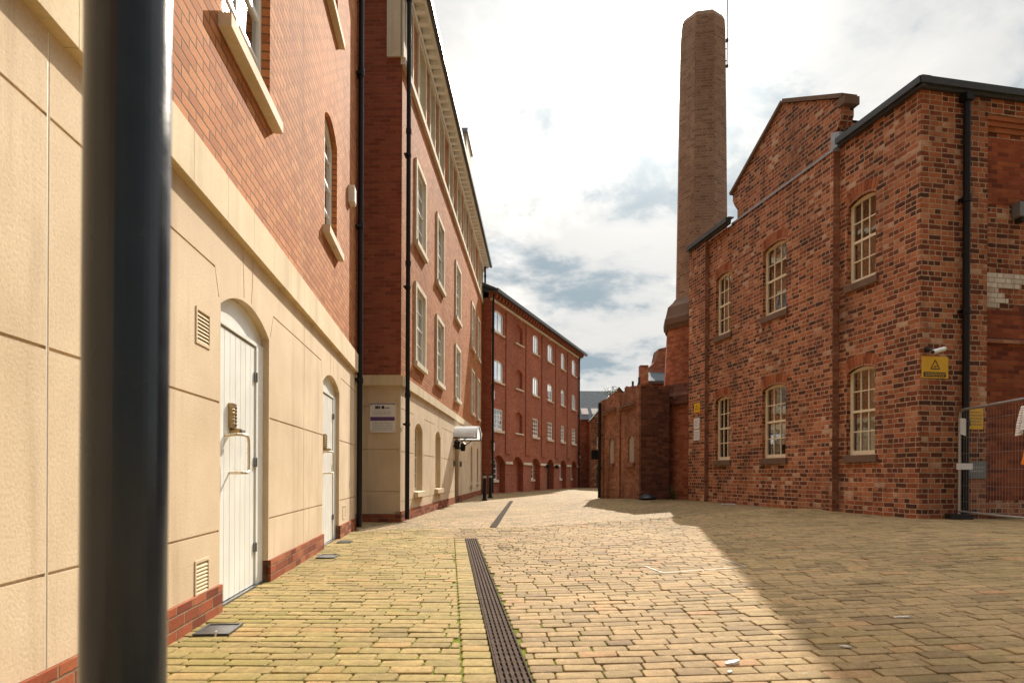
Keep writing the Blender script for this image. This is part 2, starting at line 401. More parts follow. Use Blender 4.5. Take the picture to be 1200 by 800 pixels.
def steps(*segs):
    r = []
    for a, b, st in segs:
        n = max(1, round((b - a) / st)); r += [a + (b - a) * k / n for k in range(n)]
    return r + [segs[-1][1]]
def sheet(name, xs_of, ys, m, dz=0.):
    mb = MB(); rows = []
    for y in ys: rows.append([(x, y, ground_z(x, y) + dz) for x in xs_of(y)])
    for a, b in zip(rows, rows[1:]):
        for k in range(len(a) - 1): mb.face([a[k], a[k + 1], b[k + 1], b[k]], m)
    o = mb.build(name); 
    import bmesh
    bm = bmesh.new(); bm.from_mesh(o.data); bmesh.ops.remove_doubles(bm, verts=bm.verts, dist=1e-5); bm.to_mesh(o.data); bm.free()
    o.data.polygons.foreach_set('use_smooth', [True] * len(o.data.polygons))
    return o
XS = steps((-400, -40, 60), (-40, -4, 4), (-4, 8, .25), (8, 40, 4), (40, 400, 60))
YS = steps((-300, -20, 50), (-20, -2, 3), (-2, 8, .4), (8, 17, .12), (17, 36, .5), (36, 80, 4), (80, 500, 60))
tag(sheet('ground', lambda y: XS, YS, M['setts']), kind='structure')
def drain_x(y): return -.672 + (.0966) * (9.22 - y)       # left edge of the near drain
def ridge_y(x): return 10.35 + .3 * (x + 1.1)
BT = .015
def ground_top(x, y): return ground_z(x, y) + (BT if y < ridge_y(x) else 0.)

def block_mat(name, cols, film):
    m, g, out = new_mat(name)
    uv = g.xyz(g.n('ShaderNodeUVMap').outputs[0]); tc = g.n('ShaderNodeTexCoord').outputs['Object']
    base = g.ramp(uv[0], cols)
    fine = g.noise(tc, 130., 4., .7); mid = g.noise(tc, 22., 5., .65); big = g.noise(tc, .6, 6., .65)
    base = g.mix(1., base, g.ramp(fine, [(.3, (.66,) * 3), (.5, (1.,) * 3), (.72, (1.32,) * 3)]), 'MULTIPLY')
    base = g.mix(1., base, g.ramp(mid, [(.3, (.74,) * 3), (.7, (1.18,) * 3)]), 'MULTIPLY')
    base = g.mix(1., base, g.ramp(big, [(.32, (.78, .76, .72)), (.66, (1.1, 1.09, 1.06))]), 'MULTIPLY')
    mz = g.m('ADD', g.noise(tc, .9, 6., .7), g.m('MULTIPLY', g.m('SUBTRACT', uv[1], .5), .25))
    base = g.mix(g.m('MULTIPLY', g.sm(mz, .45, .72), film), base, (.17, .15, .035))
    # lichen and gum spots
    sp = g.sm(g.noise(tc, 31., 2., .5), .70, .74)
    base = g.mix(g.m('MULTIPLY', sp, .35), base, (.46, .40, .28))
    h = g.m('ADD', g.m('MULTIPLY', fine, .35), g.m('MULTIPLY', mid, .75))
    finish(g, out, base, g.sm(fine, .2, .8, .75, .93), h, .006, 1., .12)
    return m
M['sett_block'] = block_mat('tan sett', [(0, (.185, .126, .068)), (.2, (.245, .170, .088)), (.55, (.28, .194, .10)), (.92, (.315, .213, .107)), (1, (.335, .19, .095))], .18)
M['yellow_block'] = block_mat('yellow tan block', [(0, (.215, .16, .068)), (.3, (.27, .20, .082)), (.8, (.30, .222, .092)), (1, (.33, .21, .088))], .5)
def bed_mat():
    m, g, out = new_mat('joint sand and moss')
    tc = g.n('ShaderNodeTexCoord').outputs['Object']
    sand = g.ramp(g.noise(tc, 70., 4., .7), [(.3, (.05, .035, .018)), (.7, (.13, .09, .048))])
    moss = g.ramp(g.noise(tc, 60., 4., .7), [(.3, (.05, .065, .008)), (.55, (.13, .15, .016)), (.8, (.22, .24, .03))])
    x = g.xyz(tc)[0]
    k = g.sm(g.m("ADD", g.noise(tc, 1.5, 6., .72), g.sm(x, -.2, .9, .08, -.03)), .44, .55)
    finish(g, out, g.mix(k, sand, moss), .95, g.noise(tc, 90., 4., .7), .006, 1., .05)
    return m
M['bed'] = bed_mat()

def block_zone(name, y0, y1, xa, xb, L, Hc, joint, m, vary, seed, stop=None):
    r = random.Random(seed); V = []; F = []; UVS = []
    y = y0; row = 0
    while y < y1:
        x = xa(y) - r.random() * L if xa(y) is not None else 0.; end = xb(y)
        if vary == 'single': x = xa(y)
        while x < end - .02:
            w = L if vary == 'single' else L * (1 + (r.uniform(-.3, .25) if vary == 'tegula' else r.uniform(-.02, .02)))
            if vary == 'stretcher' and r.random() < .06: w *= .55
            x1 = min(x + w, end); xs_ = max(x, xa(y)); cx, cy = (xs_ + x1) / 2, y + Hc / 2
            if x1 - xs_ > .035 and not (stop and stop(cx, cy)):
                j = joint / 2; gx0, gx1, gy0, gy1 = xs_ + j, x1 - j, y + j, y + Hc - j
                c = r.uniform(.004, .011)
                P = [(gx0 + c, gy0), (gx1 - c, gy0), (gx1, gy0 + c), (gx1, gy1 - c), (gx1 - c, gy1), (gx0 + c, gy1), (gx0, gy1 - c), (gx0, gy0 + c)]
                P = [(a + r.uniform(-.0022, .0022), b + r.uniform(-.0022, .0022)) for a, b in P]
                tx, ty, dz = r.gauss(0, .010), r.gauss(0, .013), r.gauss(0, .0014); n0 = len(V)
                for z, ins in ((-.004, 0.), (BT - .0045, .0003), (BT - .0010, .0025), (BT, .0058)):
                    for a, b in P:
                        fx = (a - cx); fy = (b - cy); sx = max(0, 1 - ins / max(abs(fx), .02)); sy = max(0, 1 - ins / max(abs(fy), .02))
                        px, py = cx + fx * sx, cy + fy * sy
                        V.append((px, py, ground_z(px, py) + z + ((tx * fx + ty * fy + dz) if z > 0 else 0)))
                u = (r.random(), r.random())
                for l in range(3):
                    for k in range(8):
                        q = (k + 1) % 8; F.append((n0 + l * 8 + k, n0 + l * 8 + q, n0 + l * 8 + 8 + q, n0 + l * 8 + 8 + k)); UVS += [u] * 4
                F.append(tuple(n0 + 24 + k for k in range(8))); UVS += [u] * 8
            x += w
        y += Hc; row += 1
    me = bpy.data.meshes.new(name); me.from_pydata(V, [], F); me.materials.append(m)
    ul = me.uv_layers.new(name='UVMap'); ul.data.foreach_set('uv', [c for u in UVS for c in u])
    me.polygons.foreach_set('use_smooth', [True] * len(F)); me.update()
    o = bpy.data.objects.new(name, me); COL.objects.link(o)
    return tag(o, kind='structure')
def wall_x(y): return -1.957 - .104 * (y - 4.227)
block_zone('pavement', 0., 10.15, lambda y: wall_x(y) - .12, lambda y: drain_x(y) - .165, .215, .111, .0085, M['yellow_block'], 'stretcher', 3)
block_zone('pavement_edging', 0., 9.25, lambda y: drain_x(y) - .163, lambda y: drain_x(y) - .004, .159, .125, .009, M['yellow_block'], 'single', 5)
block_zone('paving', 0., 12.6, lambda y: (drain_x(y) + .16 if y < 9.25 else -1.3), lambda y: min(7.6, .85 * y + 2.2), .195, .108, .0075, M['sett_block'], 'tegula', 7,
           lambda x, y: y > ridge_y(x))
mb = MB()
ys = steps((-.2, 9.6, .3), (9.6, 12.6, .1))
for y, y2 in zip(ys, ys[1:]):
    n = 40
    for k in range(n):
        xl, xr = -3.2, min(7.6, .85 * y + 2.2); a, b_ = xl + (xr - xl) * k / n, xl + (xr - xl) * (k + 1) / n
        if y2 > ridge_y(a) : continue
        if y > 10.2 and b_ < -1.25: continue
        mb.face([(a, y, ground_z(a, y) + .004), (b_, y, ground_z(b_, y) + .004), (b_, y2, ground_z(b_, y2) + .004), (a, y2, ground_z(a, y2) + .004)], M['bed'])
tag(mb.build('paving_bed'), kind='structure')

# ------------------------------------------------------------------ drains
def drain(name, x0, y0, x1, y1, w, label):
    L = math.hypot(x1 - x0, y1 - y0); ang = math.atan2(x0 - x1, y1 - y0)
    t = thing(name, (x0, y0, ground_z(x0, y0) + (.005 if y0 < 5 else 0.)), label, 'drain', ang)
    b = MB(); b.box(0.008, w - .008, 0, L, .002, .005, M['dark']); b.build('recess_shade', t)  # black sheet on the ground paints the shade of the recess
    f = MB()
    for a in (0, w - .008): f.box(a, a + .008, 0, L, .003, .020, M['iron'])
    f.build('frame', t)
    n = 5; pitch = (w - .02) / n; b = MB()
    for k in range(n): b.box(.012 + k * pitch, .012 + k * pitch + pitch * .62, 0, L, .006, .017, M['iron'])
    y = 0.
    while y < L:
        b.box(.009, w - .009, y, y + .012, .0055, .0165, M['iron']); y += .085
    b.build('grating', t)
    return t
drain('drain_grate', drain_x(-1), -1., drain_x(9.22), 9.22, .155, 'near rusty slotted drain channel with five rows of slots running through the paving')
drain('drain_grate', -.39, 11.3, -.08, 22.2, .12, 'far narrow dark drain channel in the paving, leading towards the bollards')

# ------------------------------------------------------------------ window builder
def ring(mb, outer, inner, y, dep, m):
    mb.wall(outer, [(inner, dep, m, None)], y, m)
    for (a, b), (c, d) in zip(outer, outer[1:] + outer[:1]): mb.face([(a, y, b), (a, y + dep, b), (c, y + dep, d), (c, y, d)], m)
def sash(parent, x0, x1, z0, zs, rise, yf, cols=2, rows=2, fr=.05, m=None, glass=None, meet=True, rot=0., blind=None, bar=.02, horn=True):
    """sash window: frame ring, meeting rail, glazing bars; children pane and blind"""
    m = m or M['white']; glass = glass or M['glass']
    mb = MB(); top = zs + rise
    o = arch(x0, x1, z0, zs, rise); i = arch(x0 + fr, x1 - fr, z0 + fr * 1.3, zs if rise > 0 else zs - fr, max(0, rise - fr), 12)
    ring(mb, o, i, yf, .06, m)
    zm = (z0 + top) / 2
    if meet: mb.box(x0 + fr * .8, x1 - fr * .8, yf + .006, yf + .05, zm - .022, zm + .022, m)
    ix0, ix1 = x0 + fr, x1 - fr
    for c in range(1, cols):
        x = ix0 + (ix1 - ix0) * c / cols; h = max(0, rise - fr) * .9 if rise > 0 else -fr
        mb.box(x - bar / 2, x + bar / 2, yf + .012, yf + .04, z0 + fr, zs + h, m)
    for half in ((z0 + fr, zm), (zm, top - fr)) if meet else ((z0 + fr, top - fr),):
        for r in range(1, rows):
            z = half[0] + (half[1] - half[0]) * r / rows
            mb.box(ix0, ix1, yf + .014, yf + .038, z - bar / 2, z + bar / 2, m)
    w = mb.build('window', parent, rot)
    p = MB(); p.face([(a, yf + .03, b) for a, b in o], glass); p.build('pane', w)
    if blind:
        bx0, bx1, bz0, bz1, bm_ = blind
        q = MB()
        n = 10
        for k in range(n):
            a = bx0 + (bx1 - bx0) * k / n; b = bx0 + (bx1 - bx0) * (k + 1) / n
            ya = yf + .16 + (.012 if k % 2 else 0); yb = yf + .16 + (0 if k % 2 else .012)
            q.face([(a, ya, bz0), (b, yb, bz0), (b, yb, bz1), (a, ya, bz1)], bm_)
        q.build('blind', w)
    return w
def sill(w, x0, x1, z0, z1, y0, y1, m, rot=0.):
    mb = MB(); mb.prism([(0, 0), (1, 0), (1, 1), (0, 1)], 0, 1, m) if False else None
    mb.face([(x0, y0, z0), (x1, y0, z0), (x1, y0, z1 - .012), (x0, y0, z1 - .012)], m)
    mb.face([(x0, y0, z1 - .012), (x1, y0, z1 - .012), (x1, y1, z1), (x0, y1, z1)], m)
    mb.face([(x0, y1, z0), (x1, y1, z0), (x1, y0, z0), (x0, y0, z0)], m)
    mb.face([(x0, y1, z0), (x0, y0, z0), (x0, y0, z1 - .012), (x0, y1, z1)], m)
    mb.face([(x1, y0, z0), (x1, y1, z0), (x1, y1, z1), (x1, y0, z1 - .012)], m)
    return mb.build('sill', w)
def head(w, x0, x1, zs, rise, y, thick, n, m, gap=.008, ov=.03):
    """segmental brick arch of wedge bricks"""
    wd = (x1 - x0) / 2 + ov; cx = (x0 + x1) / 2; rise = max(rise, .03)
    R = (wd * wd + rise * rise) / (2 * rise); cz = zs + rise - R; a0 = math.asin(min(1., wd / R)); mb = MB()
    R += .004
    for k in range(n):
        aL = -a0 + 2 * a0 * k / n + gap / 2 / R; aR = -a0 + 2 * a0 * (k + 1) / n - gap / 2 / R
        q = [(cx + math.sin(a) * rr, cz + math.cos(a) * rr) for a, rr in ((aL, R), (aR, R), (aR, R + thick), (aL, R + thick))]
        u = k * .075
        d = y - .004 - random.random() * .003
        mb.face([(x, d, z) for x, z in q], m, [(u * 4.1, u), (u * 4.1 + .05, u), (u * 4.1 + .05, u + .06), (u * 4.1, u + .06)])
        for (a, b), (c, e) in zip(q, q[1:] + q[:1]): mb.face([(a, d, b), (a, y + .001, b), (c, y + .001, e), (c, d, e)], m)
    return mb.build('brick_arch', w)
def body(mb, x0, x1, y1, z0, z1, m, ends=(1, 1), y0=0.):
    """sides, back and top of a building block whose front is at y0"""
    if ends[0]: mb.face([(x0, y1, z0), (x0, y0, z0), (x0, y0, z1), (x0, y1, z1)], m)
    if ends[1]: mb.face([(x1, y0, z0), (x1, y1, z0), (x1, y1, z1), (x1, y0, z1)], m)
    mb.face([(x1, y1, z0), (x0, y1, z0), (x0, y1, z1), (x1, y1, z1)], m)
def downpipe(parent, x, y, z0, z1, r=.045, brackets=(), m=None, name='downpipe'):
    m = m or M['black']; mb = MB(); mb.cyl((x, y, z0), (x, y, z1), r, m, seg=16)
    z = z0 + 2.4
    while z < z1: mb.cyl((x, y, z), (x, y, z + .09), r * 1.25, m, seg=16); z += 2.6
    d = mb.build(name, parent)
    if brackets:
        for z in brackets:
            b = MB(); b.box(x - r * 1.9, x + r * 1.9, y - .012, y + r + .03, z, z + .035, m); b.cyl((x, y, z - .01), (x, y, z + .045), r * 1.2, m, seg=16)
            b.build('bracket', d)
    return d
def roof_block(parent, x0, x1, y0, y1, z, rise, m, name='roof', t=.12):
    mb = MB(); ym = (y0 + y1) / 2
    for a, b, c, d in (((y0, z), (ym, z + rise), (ym, z + rise + t), (y0, z + t)), ((y1, z), (y1, z + t), (ym, z + rise + t), (ym, z + rise))):
        P = (a, b, c, d)
        mb.face([(x0, p[0], p[1]) for p in reversed(P)], m); mb.face([(x1, p[0], p[1]) for p in P], m)
        for p, q in zip(P, P[1:] + P[:1]): mb.face([(x0, p[0], p[1]), (x1, p[0], p[1]), (x1, q[0], q[1]), (x0, q[0], q[1])], m)
    for x in (x0 + .2, x1 - .2): mb.face([(x, y0, z), (x, y1, z), (x, ym, z + rise)], m)
    return mb.build(name, parent)
def groove_h(z, x0, x1, w=.014): return rect(x0, x1, z - w / 2, z + w / 2)
def line_poly(p, q, w=.014):
    dx, dz = q[0] - p[0], q[1] - p[1]; l = math.hypot(dx, dz); nx, nz = -dz / l * w / 2, dx / l * w / 2
    P = [(p[0] - nx, p[1] - nz), (q[0] - nx, q[1] - nz), (q[0] + nx, q[1] + nz), (p[0] + nx, p[1] + nz)]
    return P
def groove_path(pts, w=.014):
    """one CCW polygon following an open polyline"""
    n = []
    for k in range(len(pts)):
        a = pts[max(k - 1, 0)]; b = pts[min(k + 1, len(pts) - 1)]
        l = math.hypot(b[0] - a[0], b[1] - a[1]); n.append((-(b[1] - a[1]) / l * w / 2, (b[0] - a[0]) / l * w / 2))
    return [(p[0] - m_[0], p[1] - m_[1]) for p, m_ in zip(pts, n)] + [(p[0] + m_[0], p[1] + m_[1]) for p, m_ in reversed(list(zip(pts, n)))]
def string_course(parent, x0, x1, z0, z1, proj, first, pitch, rot=0., y=0., both=False):
    mb = MB(); x = first
    while x > x0 + .05: x -= pitch
    cuts = [x0]
    while x < x1 - .05:
        if x > x0 + .05: cuts.append(x)
        x += pitch
    cuts.append(x1)
    for a, b in zip(cuts, cuts[1:]):
        mb.prism(rect(a + .002, b - .002, z0, z1), y - proj, y + .02, M['band'], False)
    mb.box(x0, x1, y - proj + .012, y + .015, z0 + .006, z1 - .006, M['band'])
    return mb.build('string_course', parent, rot)

# ================================================================== BUILDING A (left, nearest)
GR = .011
def build_left():
    ang = math.atan2(.9946, -.10344)
    t = thing('brick_building', (-1.957, 4.2268, 0.), 'near left brick building with tall cream stone base and white plank doors', 'building', ang)
    X0, X1, D, TOP = -12., 6.6, 9., 10.2
    ZB0, ZB1 = 2.63, 2.93
    doors = [(.08, 1.27), (3.70, 4.93)]
    # --- cream ground storey with incised joints
    holes = []
    for x0, x1 in doors: holes.append((arch(x0, x1, .0, 2.09, .15), .5, M['render'], M['dark']))
    def gh(z, a, b): holes.append((groove_h(z, a, b), GR, M['render'], M['render']))
    for z in (1.42, .56):
        segs = [(X0 + .1, -1.81), (-1.79, .06), (1.29, 2.625), (2.645, 3.68), (4.95, X1 - .05)]
        for a, b in segs: gh(z, a, b)
    gh(2.30, X0 + .1, -1.81)
    holes.append((groove_path([(-1.79, 2.30), (-.03, 2.30), (.045, 2.12)]), GR, M['render'], M['render']))
    holes.append((groove_path([(1.305, 2.12), (1.40, 2.32), (3.57, 2.32), (3.665, 2.12)]), GR, M['render'], M['render']))
    holes.append((groove_path([(4.965, 2.12), (5.06, 2.32), (X1 - .05, 2.32)]), GR, M['render'], M['render']))
    for x0, x1 in doors:
        c = (x0 + x1) / 2
        holes.append((line_poly((c - .09, 2.262), (c - .13, 2.615)), GR, M['render'], M['render']))
        holes.append((line_poly((c + .09, 2.262), (c + .13, 2.615)), GR, M['render'], M['render']))
    for x, a, b in ((-1.8, .19, 2.62), (2.635, .19, .552), (2.635, .568, 1.412), (2.635, 1.428, 2.312), (2.635, 2.328, 2.62), (-5.2, .19, .552)):
        holes.append((rect(x - .006, x + .006, a, b), .002 if x < 0 else GR, M['render'], M['sealant'] if x < 0 else M['render']))
    vents = [(-.34, -.13, 1.75, 1.95), (-.34, -.13, .20, .40), (5.28, 5.48, .28, .46)]
    for v in vents: holes.append((rect(*v), .035, M['render'], M['render']))
    mb = MB()
    # outline follows plinth top and leaves the doorways open at the bottom
    ol = [(X0, .185), (doors[0][0], .185), (doors[0][0], .0), (doors[0][1], .0), (doors[0][1], .185), (doors[1][0], .185), (doors[1][0], .0), (doors[1][1], .0), (doors[1][1], .185), (X1, .185), (X1, ZB1), (X0, ZB1)]
    for x0, x1 in doors: pass
    mb.wall(rect(X0, X1, 0., ZB1 - .1), holes, 0., M['render'])
    body(mb, X0, X1, D, 0., ZB1 - .1, M['render'])
    w = mb.build('stone_wall', t)
    # brick plinth, proud of the render and returning into the doorways
    mb = MB()
    for a, b in ((X0, doors[0][0]), (doors[0][1], doors[1][0]), (doors[1][1], X1)):
        mb.prism(rect(a, b, -.03, .20), -.022, .1, M['brick_plinth'], False)
    mb.build('plinth', t)
    string_course(t, X0, X1, ZB0, ZB1, .055, -1.70, .585)
    # --- brick upper storeys
    H = []; W = []
    for z in (4.03, 7.02):
        for x0, x1, rs in ((.13, 1.30, .0), (3.80, 4.72, .16)):
            zs = z + 1.42 if rs else z + 1.55
            W.append((x0, x1, z, zs, rs)); H.append((arch(x0, x1, z, zs, rs), .6, M['brick_new'], M['dark']))
    for z in (4.03, 7.02):
        for x0, x1 in ((-4.2, -3.0),): W.append((x0, x1, z, z + 1.5, 0)); H.append((rect(x0, x1, z, z + 1.5), .6, M['brick_new'], M['dark']))
    H.append((rect(2.575, 2.587, ZB1 + .02, TOP - .3), .012, M['sealant'], M['brick_plinth']))
    mb = MB(); mb.wall(rect(X0, X1, ZB1 - .1, TOP), H, .012, M['brick_new']); body(mb, X0, X1, D, ZB1 - .1, TOP, M['brick_new'], y0=.012)
    mb.build('brick_wall', t)
    for x0, x1, z, zs, rs in W:
        wd = sash(t, x0, x1, z, zs, rs, .085, 2, 2, .06, M['white'], M['glass'], True, bar=.028)
        sill(wd, x0 - .09, x1 + .11, z - .10, z + .004, -.075, .14, M['stone'])
    # --- doors
    for x0, x1 in doors:
        yd = .06; mb = MB()
        hinge = x1 - .20
        n = 8; wpl = (hinge - x0 - .02) / n
        for k in range(n):     # planks with small v joints
            a = x0 + .015 + k * wpl; b = a + wpl
            mb.face([(a + .005, yd, .035), (b - .005, yd, .035), (b - .005, yd, 1.975), (a + .005, yd, 1.975)], M['door_white'])
            for p, q in ((a + .005, a), (b - .005, b)):
                f = [(p, yd, .035), (p, yd, 1.975), (q, yd + .007, 1.975), (q, yd + .007, .035)]
                mb.face(f, M['door_white'])
        mb.box(x0 + .01, hinge, yd + .008, yd + .05, .03, 1.98, M['door_white'])
        dr = mb.build('door', t)
        fr = MB()
        fr.box(hinge + .006, x1, yd - .012, yd + .06, .0, 2.0, M['door_white'])
        fr.box(x0, x1, yd - .012, yd + .06, 1.992, 2.02, M['door_white'])
        fr.prism(arch(x0 + .001, x1 - .001, 2.03, 2.088, .149), yd + .006, yd + .05, M['door_white'], False)
        fr.build('door_frame', dr)
        th = MB(); th.box(x0 + .002, x1 - .002, .03, .2, .0, .028, M['gutter']); th.build('threshold', dr)
        lk = MB(); lx = x0 + .34
        lk.box(lx, lx + .09, yd - .032, yd + .005, 1.275, 1.455, M['brass'])
        for k in range(6): lk.cyl((lx + .068, yd - .04, 1.30 + k * .025), (lx + .068, yd - .03, 1.30 + k * .025), .007, M['ink'], seg=8)
        for k in range(5): lk.cyl((lx + .03, yd - .04, 1.31 + k * .025), (lx + .03, yd - .03, 1.31 + k * .025), .006, M['nickel'], seg=8)
        lk.cyl((lx + .05, yd - .075, 1.255), (lx + .05, yd + .0, 1.255), .02, M['brass'], seg=12); lk.box(lx + .045, lx + .13, yd - .085, yd - .068, 1.245, 1.265, M['plastic_grey'])
        lk.build('keypad_lock', dr)
        hx = x0 + .27; hd = MB(); r = .011; yo = yd - .105
        def arc(cx, cy, z): return z
        P = [(hx, yd, 1.215), (hx + .02, yo + .03, 1.225), (hx + .05, yo, 1.225), (hx + .16, yo, 1.225), (hx + .195, yo, 1.205), (hx + .21, yo, 1.165), (hx + .21, yo, 1.0), (hx + .20, yo, .965), (hx + .17, yo, .95), (hx + .13, yo, .95), (hx + .11, yo + .02, .95), (hx + .1, yd, .95)]
        hd.tube(P, r, M['nickel'], 10); hd.build('pull_handle', dr)
        for z in (.30, 1.0, 1.70):
            hg = MB(); hg.cyl((hinge + .003, yd - .014, z), (hinge + .003, yd - .014, z + .075), .009, M['plastic_grey'], seg=10); hg.box(hinge - .03, hinge + .036, yd - .0135, yd - .0005, z, z + .075, M['plastic_grey'])
            hg.build('hinge', dr)
    for x0, x1, z0, z1 in vents:
        mb = MB(); ring(mb, rect(x0 - .012, x1 + .012, z0 - .012, z1 + .012), rect(x0 + .006, x1 - .006, z0 + .006, z1 - .006), -.006, .03, M['render'])
        n = 8
        for k in range(n):
            z = z0 + .008 + (z1 - z0 - .016) * k / n
            mb.face([(x0, -.004, z), (x1, -.004, z), (x1, .014, z + (z1 - z0) / n * 1.05), (x0, .014, z + (z1 - z0) / n * 1.05)], M['band'])
            mb.face([(x0, -.004, z - .006), (x1, -.004, z - .006), (x1, -.004, z), (x0, -.004, z)], M['band'])
        mb.build('vent', t)
    downpipe(t, 6.53, -.075, .05, TOP, .045, (2.5, 5.05, 7.6))
    mb = MB(); mb.box(X0 - .2, X1 + .3, -.35, D + .3, TOP, TOP + .12, M['gutter']); mb.build('cornice', t)
    roof_block(t, X0 - .2, X1 + .3, -.3, D + .3, TOP + .12, 2.2, M['slate'])
    return t
LEFT = build_left()
def on(t_loc, ang, x, y, z):
    c, s = math.cos(ang), math.sin(ang); return (t_loc[0] + c * x - s * y, t_loc[1] + s * x + c * y, t_loc[2] + z)

# alarm / flood light box on building A
A0 = ((-1.957, 4.2268, 0.), math.atan2(.9946, -.10344))
t = thing('alarm_box', on(*A0, 5.85, -.0, 5.17), 'slim white alarm box high on the brick beside the black corner downpipe', 'alarm box', A0[1])
mb = MB(); mb.box(-.10, .10, -.075, .012, 0, .26, M['white']); mb.build('housing', t)
mb = MB(); mb.box(-.085, .085, -.085, -.0752, .02, .24, M['sign_white']); mb.build('cover', t)

# ================================================================== BUILDING B (left, four storeys with attic)
B0 = ((-2.1757, 12.4804, 0.), math.atan2(.99909, .04263))
def build_mid():
    t = thing('brick_building', B0[0], 'tall four storey brick building with cream arcade base, stone framed windows and white bracketed eaves', 'building', B0[1])
    L, D = 18.1, 8.; ZB0, ZB1, ZA, TOP = 2.66, 2.86, 8.92, 10.75
    gw = [(1.42, 2.34), (4.18, 5.06), (12.75, 13.45), (15.2, 15.9)]
    dx0, dx1 = 8.02, 9.0
    holes = []
    for x0, x1 in gw: holes.append((arch(x0, x1, .56, 1.92, .15), .5, M['render'], M['dark']))
    holes.append((arch(dx0, dx1, .0, 2.02, .10), .5, M['render'], M['dark']))
    def gh(z, a, b): holes.append((groove_h(z, a, b, .016), GR, M['render'], M['render']))
    xs = [0.05] + [v for p in sorted(gw + [(dx0, dx1)]) for v in (p[0] - .12, p[1] + .12)] + [L - .05]
    for z in (1.38, ):
        for a, b in zip(xs[::2], xs[1::2]): gh(z, a, b)
    gh(.40, .05, dx0 - .05); gh(.40, dx1 + .05, L - .05)
    for a, b in zip(xs[::2], xs[1::2]):
        holes.append((groove_path([(a + (.06 if a > .1 else 0), 2.0), (a + (.12 if a > .1 else 0), 2.22), (b - .06, 2.22), (b, 2.0)], .016), GR, M['render'], M['render']))
    for x0, x1 in gw:
        c = (x0 + x1) / 2
        for sgn in (-1, 1): holes.append((line_poly((c + sgn * .07, 2.1), (c + sgn * .10, 2.64)), GR, M['render'], M['render']))
    mb = MB(); mb.wall(rect(0, L, 0., ZB1 - .1), holes, 0., M['render']); body(mb, 0, L, D, 0., ZB1 - .1, M['render'], (0, 1)); mb.build('stone_wall', t)
    # gable end facing the square (x' = -y)
    R = -PI / 2
    eh = [(groove_h(z, -D + .1, -.03, .014), GR, M['render'], M['render']) for z in (.60, 1.42, 2.26)]
    mb = MB(); mb.wall(rect(-D, 0, 0., ZB1 - .1), eh, 0., M['render']); mb.build('end_wall', t, R)
    mb = MB(); mb.wall(rect(-D, 0, ZB1 - .1, TOP), [], .01, M['brick_end_shade']); mb.build('end_wall', t, R)
    mb = MB(); mb.prism(rect(0, dx0, -.03, .21), -.02, .1, M['brick_plinth'], False); mb.prism(rect(dx1, L, -.03, .21), -.02, .1, M['brick_plinth'], False); mb.build('plinth', t)
    mb = MB(); mb.prism(rect(-D, .02, -.03, .16), -.02, .1, M['brick_plinth'], False); mb.build('plinth', t, R)
    string_course(t, -.05, L, ZB0, ZB1, .05, .6, .9)
    string_course(t, -D, -.001, ZB0, ZB1, .05, -.11, .9, R)
    # upper brick
    lw = [(1.36, 2.62), (4.2, 5.5), (7.95, 9.3), (12.75, 14.0), (15.2, 16.4)]
    H = []
    for x0, x1 in lw:
        for z0, z1 in ((3.42, 5.02), (6.04, 7.68)): H.append((rect(x0 + .1, x1 - .1, z0, z1), .6, M['stone'], M['dark']))
    mb = MB(); mb.wall(rect(0, L, ZB1 - .1, ZA + .05), H, .01, M['brick_new']); body(mb, 0, L, D, ZB1 - .1, ZA + .05, M['brick_new'], (0, 1), .01); mb.build('brick_wall', t)
    k = 0
    for x0, x1 in lw:
        for z0, z1 in ((3.42, 5.02), (6.04, 7.68)):
            bl = (x0 + .14, x1 - .14, z0 + (.0 if k % 3 else .75), z1 - .05, M['blind'] if k % 2 else M['curtain']) if k % 4 != 3 else None
            w = sash(t, x0 + .1, x1 - .1, z0, z1, 0, .035, 2, 2, .055, M['white'], M['glass'], blind=bl, bar=.025)
            s = MB(); ring(s, rect(x0, x1, z0 - .1, z1 + .1), rect(x0 + .1, x1 - .1, z0, z1), -.032, .05, M['stone']); s.build('surround', w)
            sill(w, x0 - .03, x1 + .03, z0 - .14, z0 - .02, -.07, .02, M['stone']); k += 1
    for x0, x1 in gw:
        w = sash(t, x0, x1, .56, 1.92, .15, .12, 2, 2, .05, M['cream'], M['glass'], bar=.022)
        sill(w, x0 - .06, x1 + .06, .44, .56, -.09, .14, M['band'])
    # attic storey: stone sill course, stone framed windows between brick piers
    mb = MB(); mb.prism(rect(-.0, L, ZA, ZA + .14), -.06, .03, M['stone'], True); mb.build('string_course', t)
    cen = [.72, 2.0, 3.4, 4.85, 6.7, 8.6, 10.2, 11.75, 13.4, 15.8, 17.2]; wid = [.5, 1.0, .8, 1.0, .9, 1.05, .8, .8, 1.05, 1.05, .7]
    H = [(rect(c - w_ / 2 + .09, c + w_ / 2 - .09, ZA + .14, TOP - .3), .5, M['stone'], M['dark']) for c, w_ in zip(cen, wid)]
    mb = MB(); mb.wall(rect(0, L, ZA + .05, TOP), H, .012, M['brick_new']); body(mb, 0, L, D, ZA + .05, TOP, M['brick_new'], (0, 1), .012); mb.build('attic_wall', t)
    for c, w_ in zip(cen, wid):
        x0, x1 = c - w_ / 2, c + w_ / 2
        w = sash(t, x0 + .09, x1 - .09, ZA + .14, TOP - .3, 0, .09, 2 if w_ > .6 else 1, 2, .05, M['white'], M['glass'], bar=.025)
        s = MB(); ring(s, rect(x0, x1, ZA + .145, TOP - .2), rect(x0 + .09, x1 - .09, ZA + .15, TOP - .3), -.035, .05, M['stone']); s.build('surround', w)
    mb = MB(); mb.prism(rect(-.30, .002, ZA + .14, TOP), -.03, .1, M['stone']); mb.build('corner_pilaster', t, R)
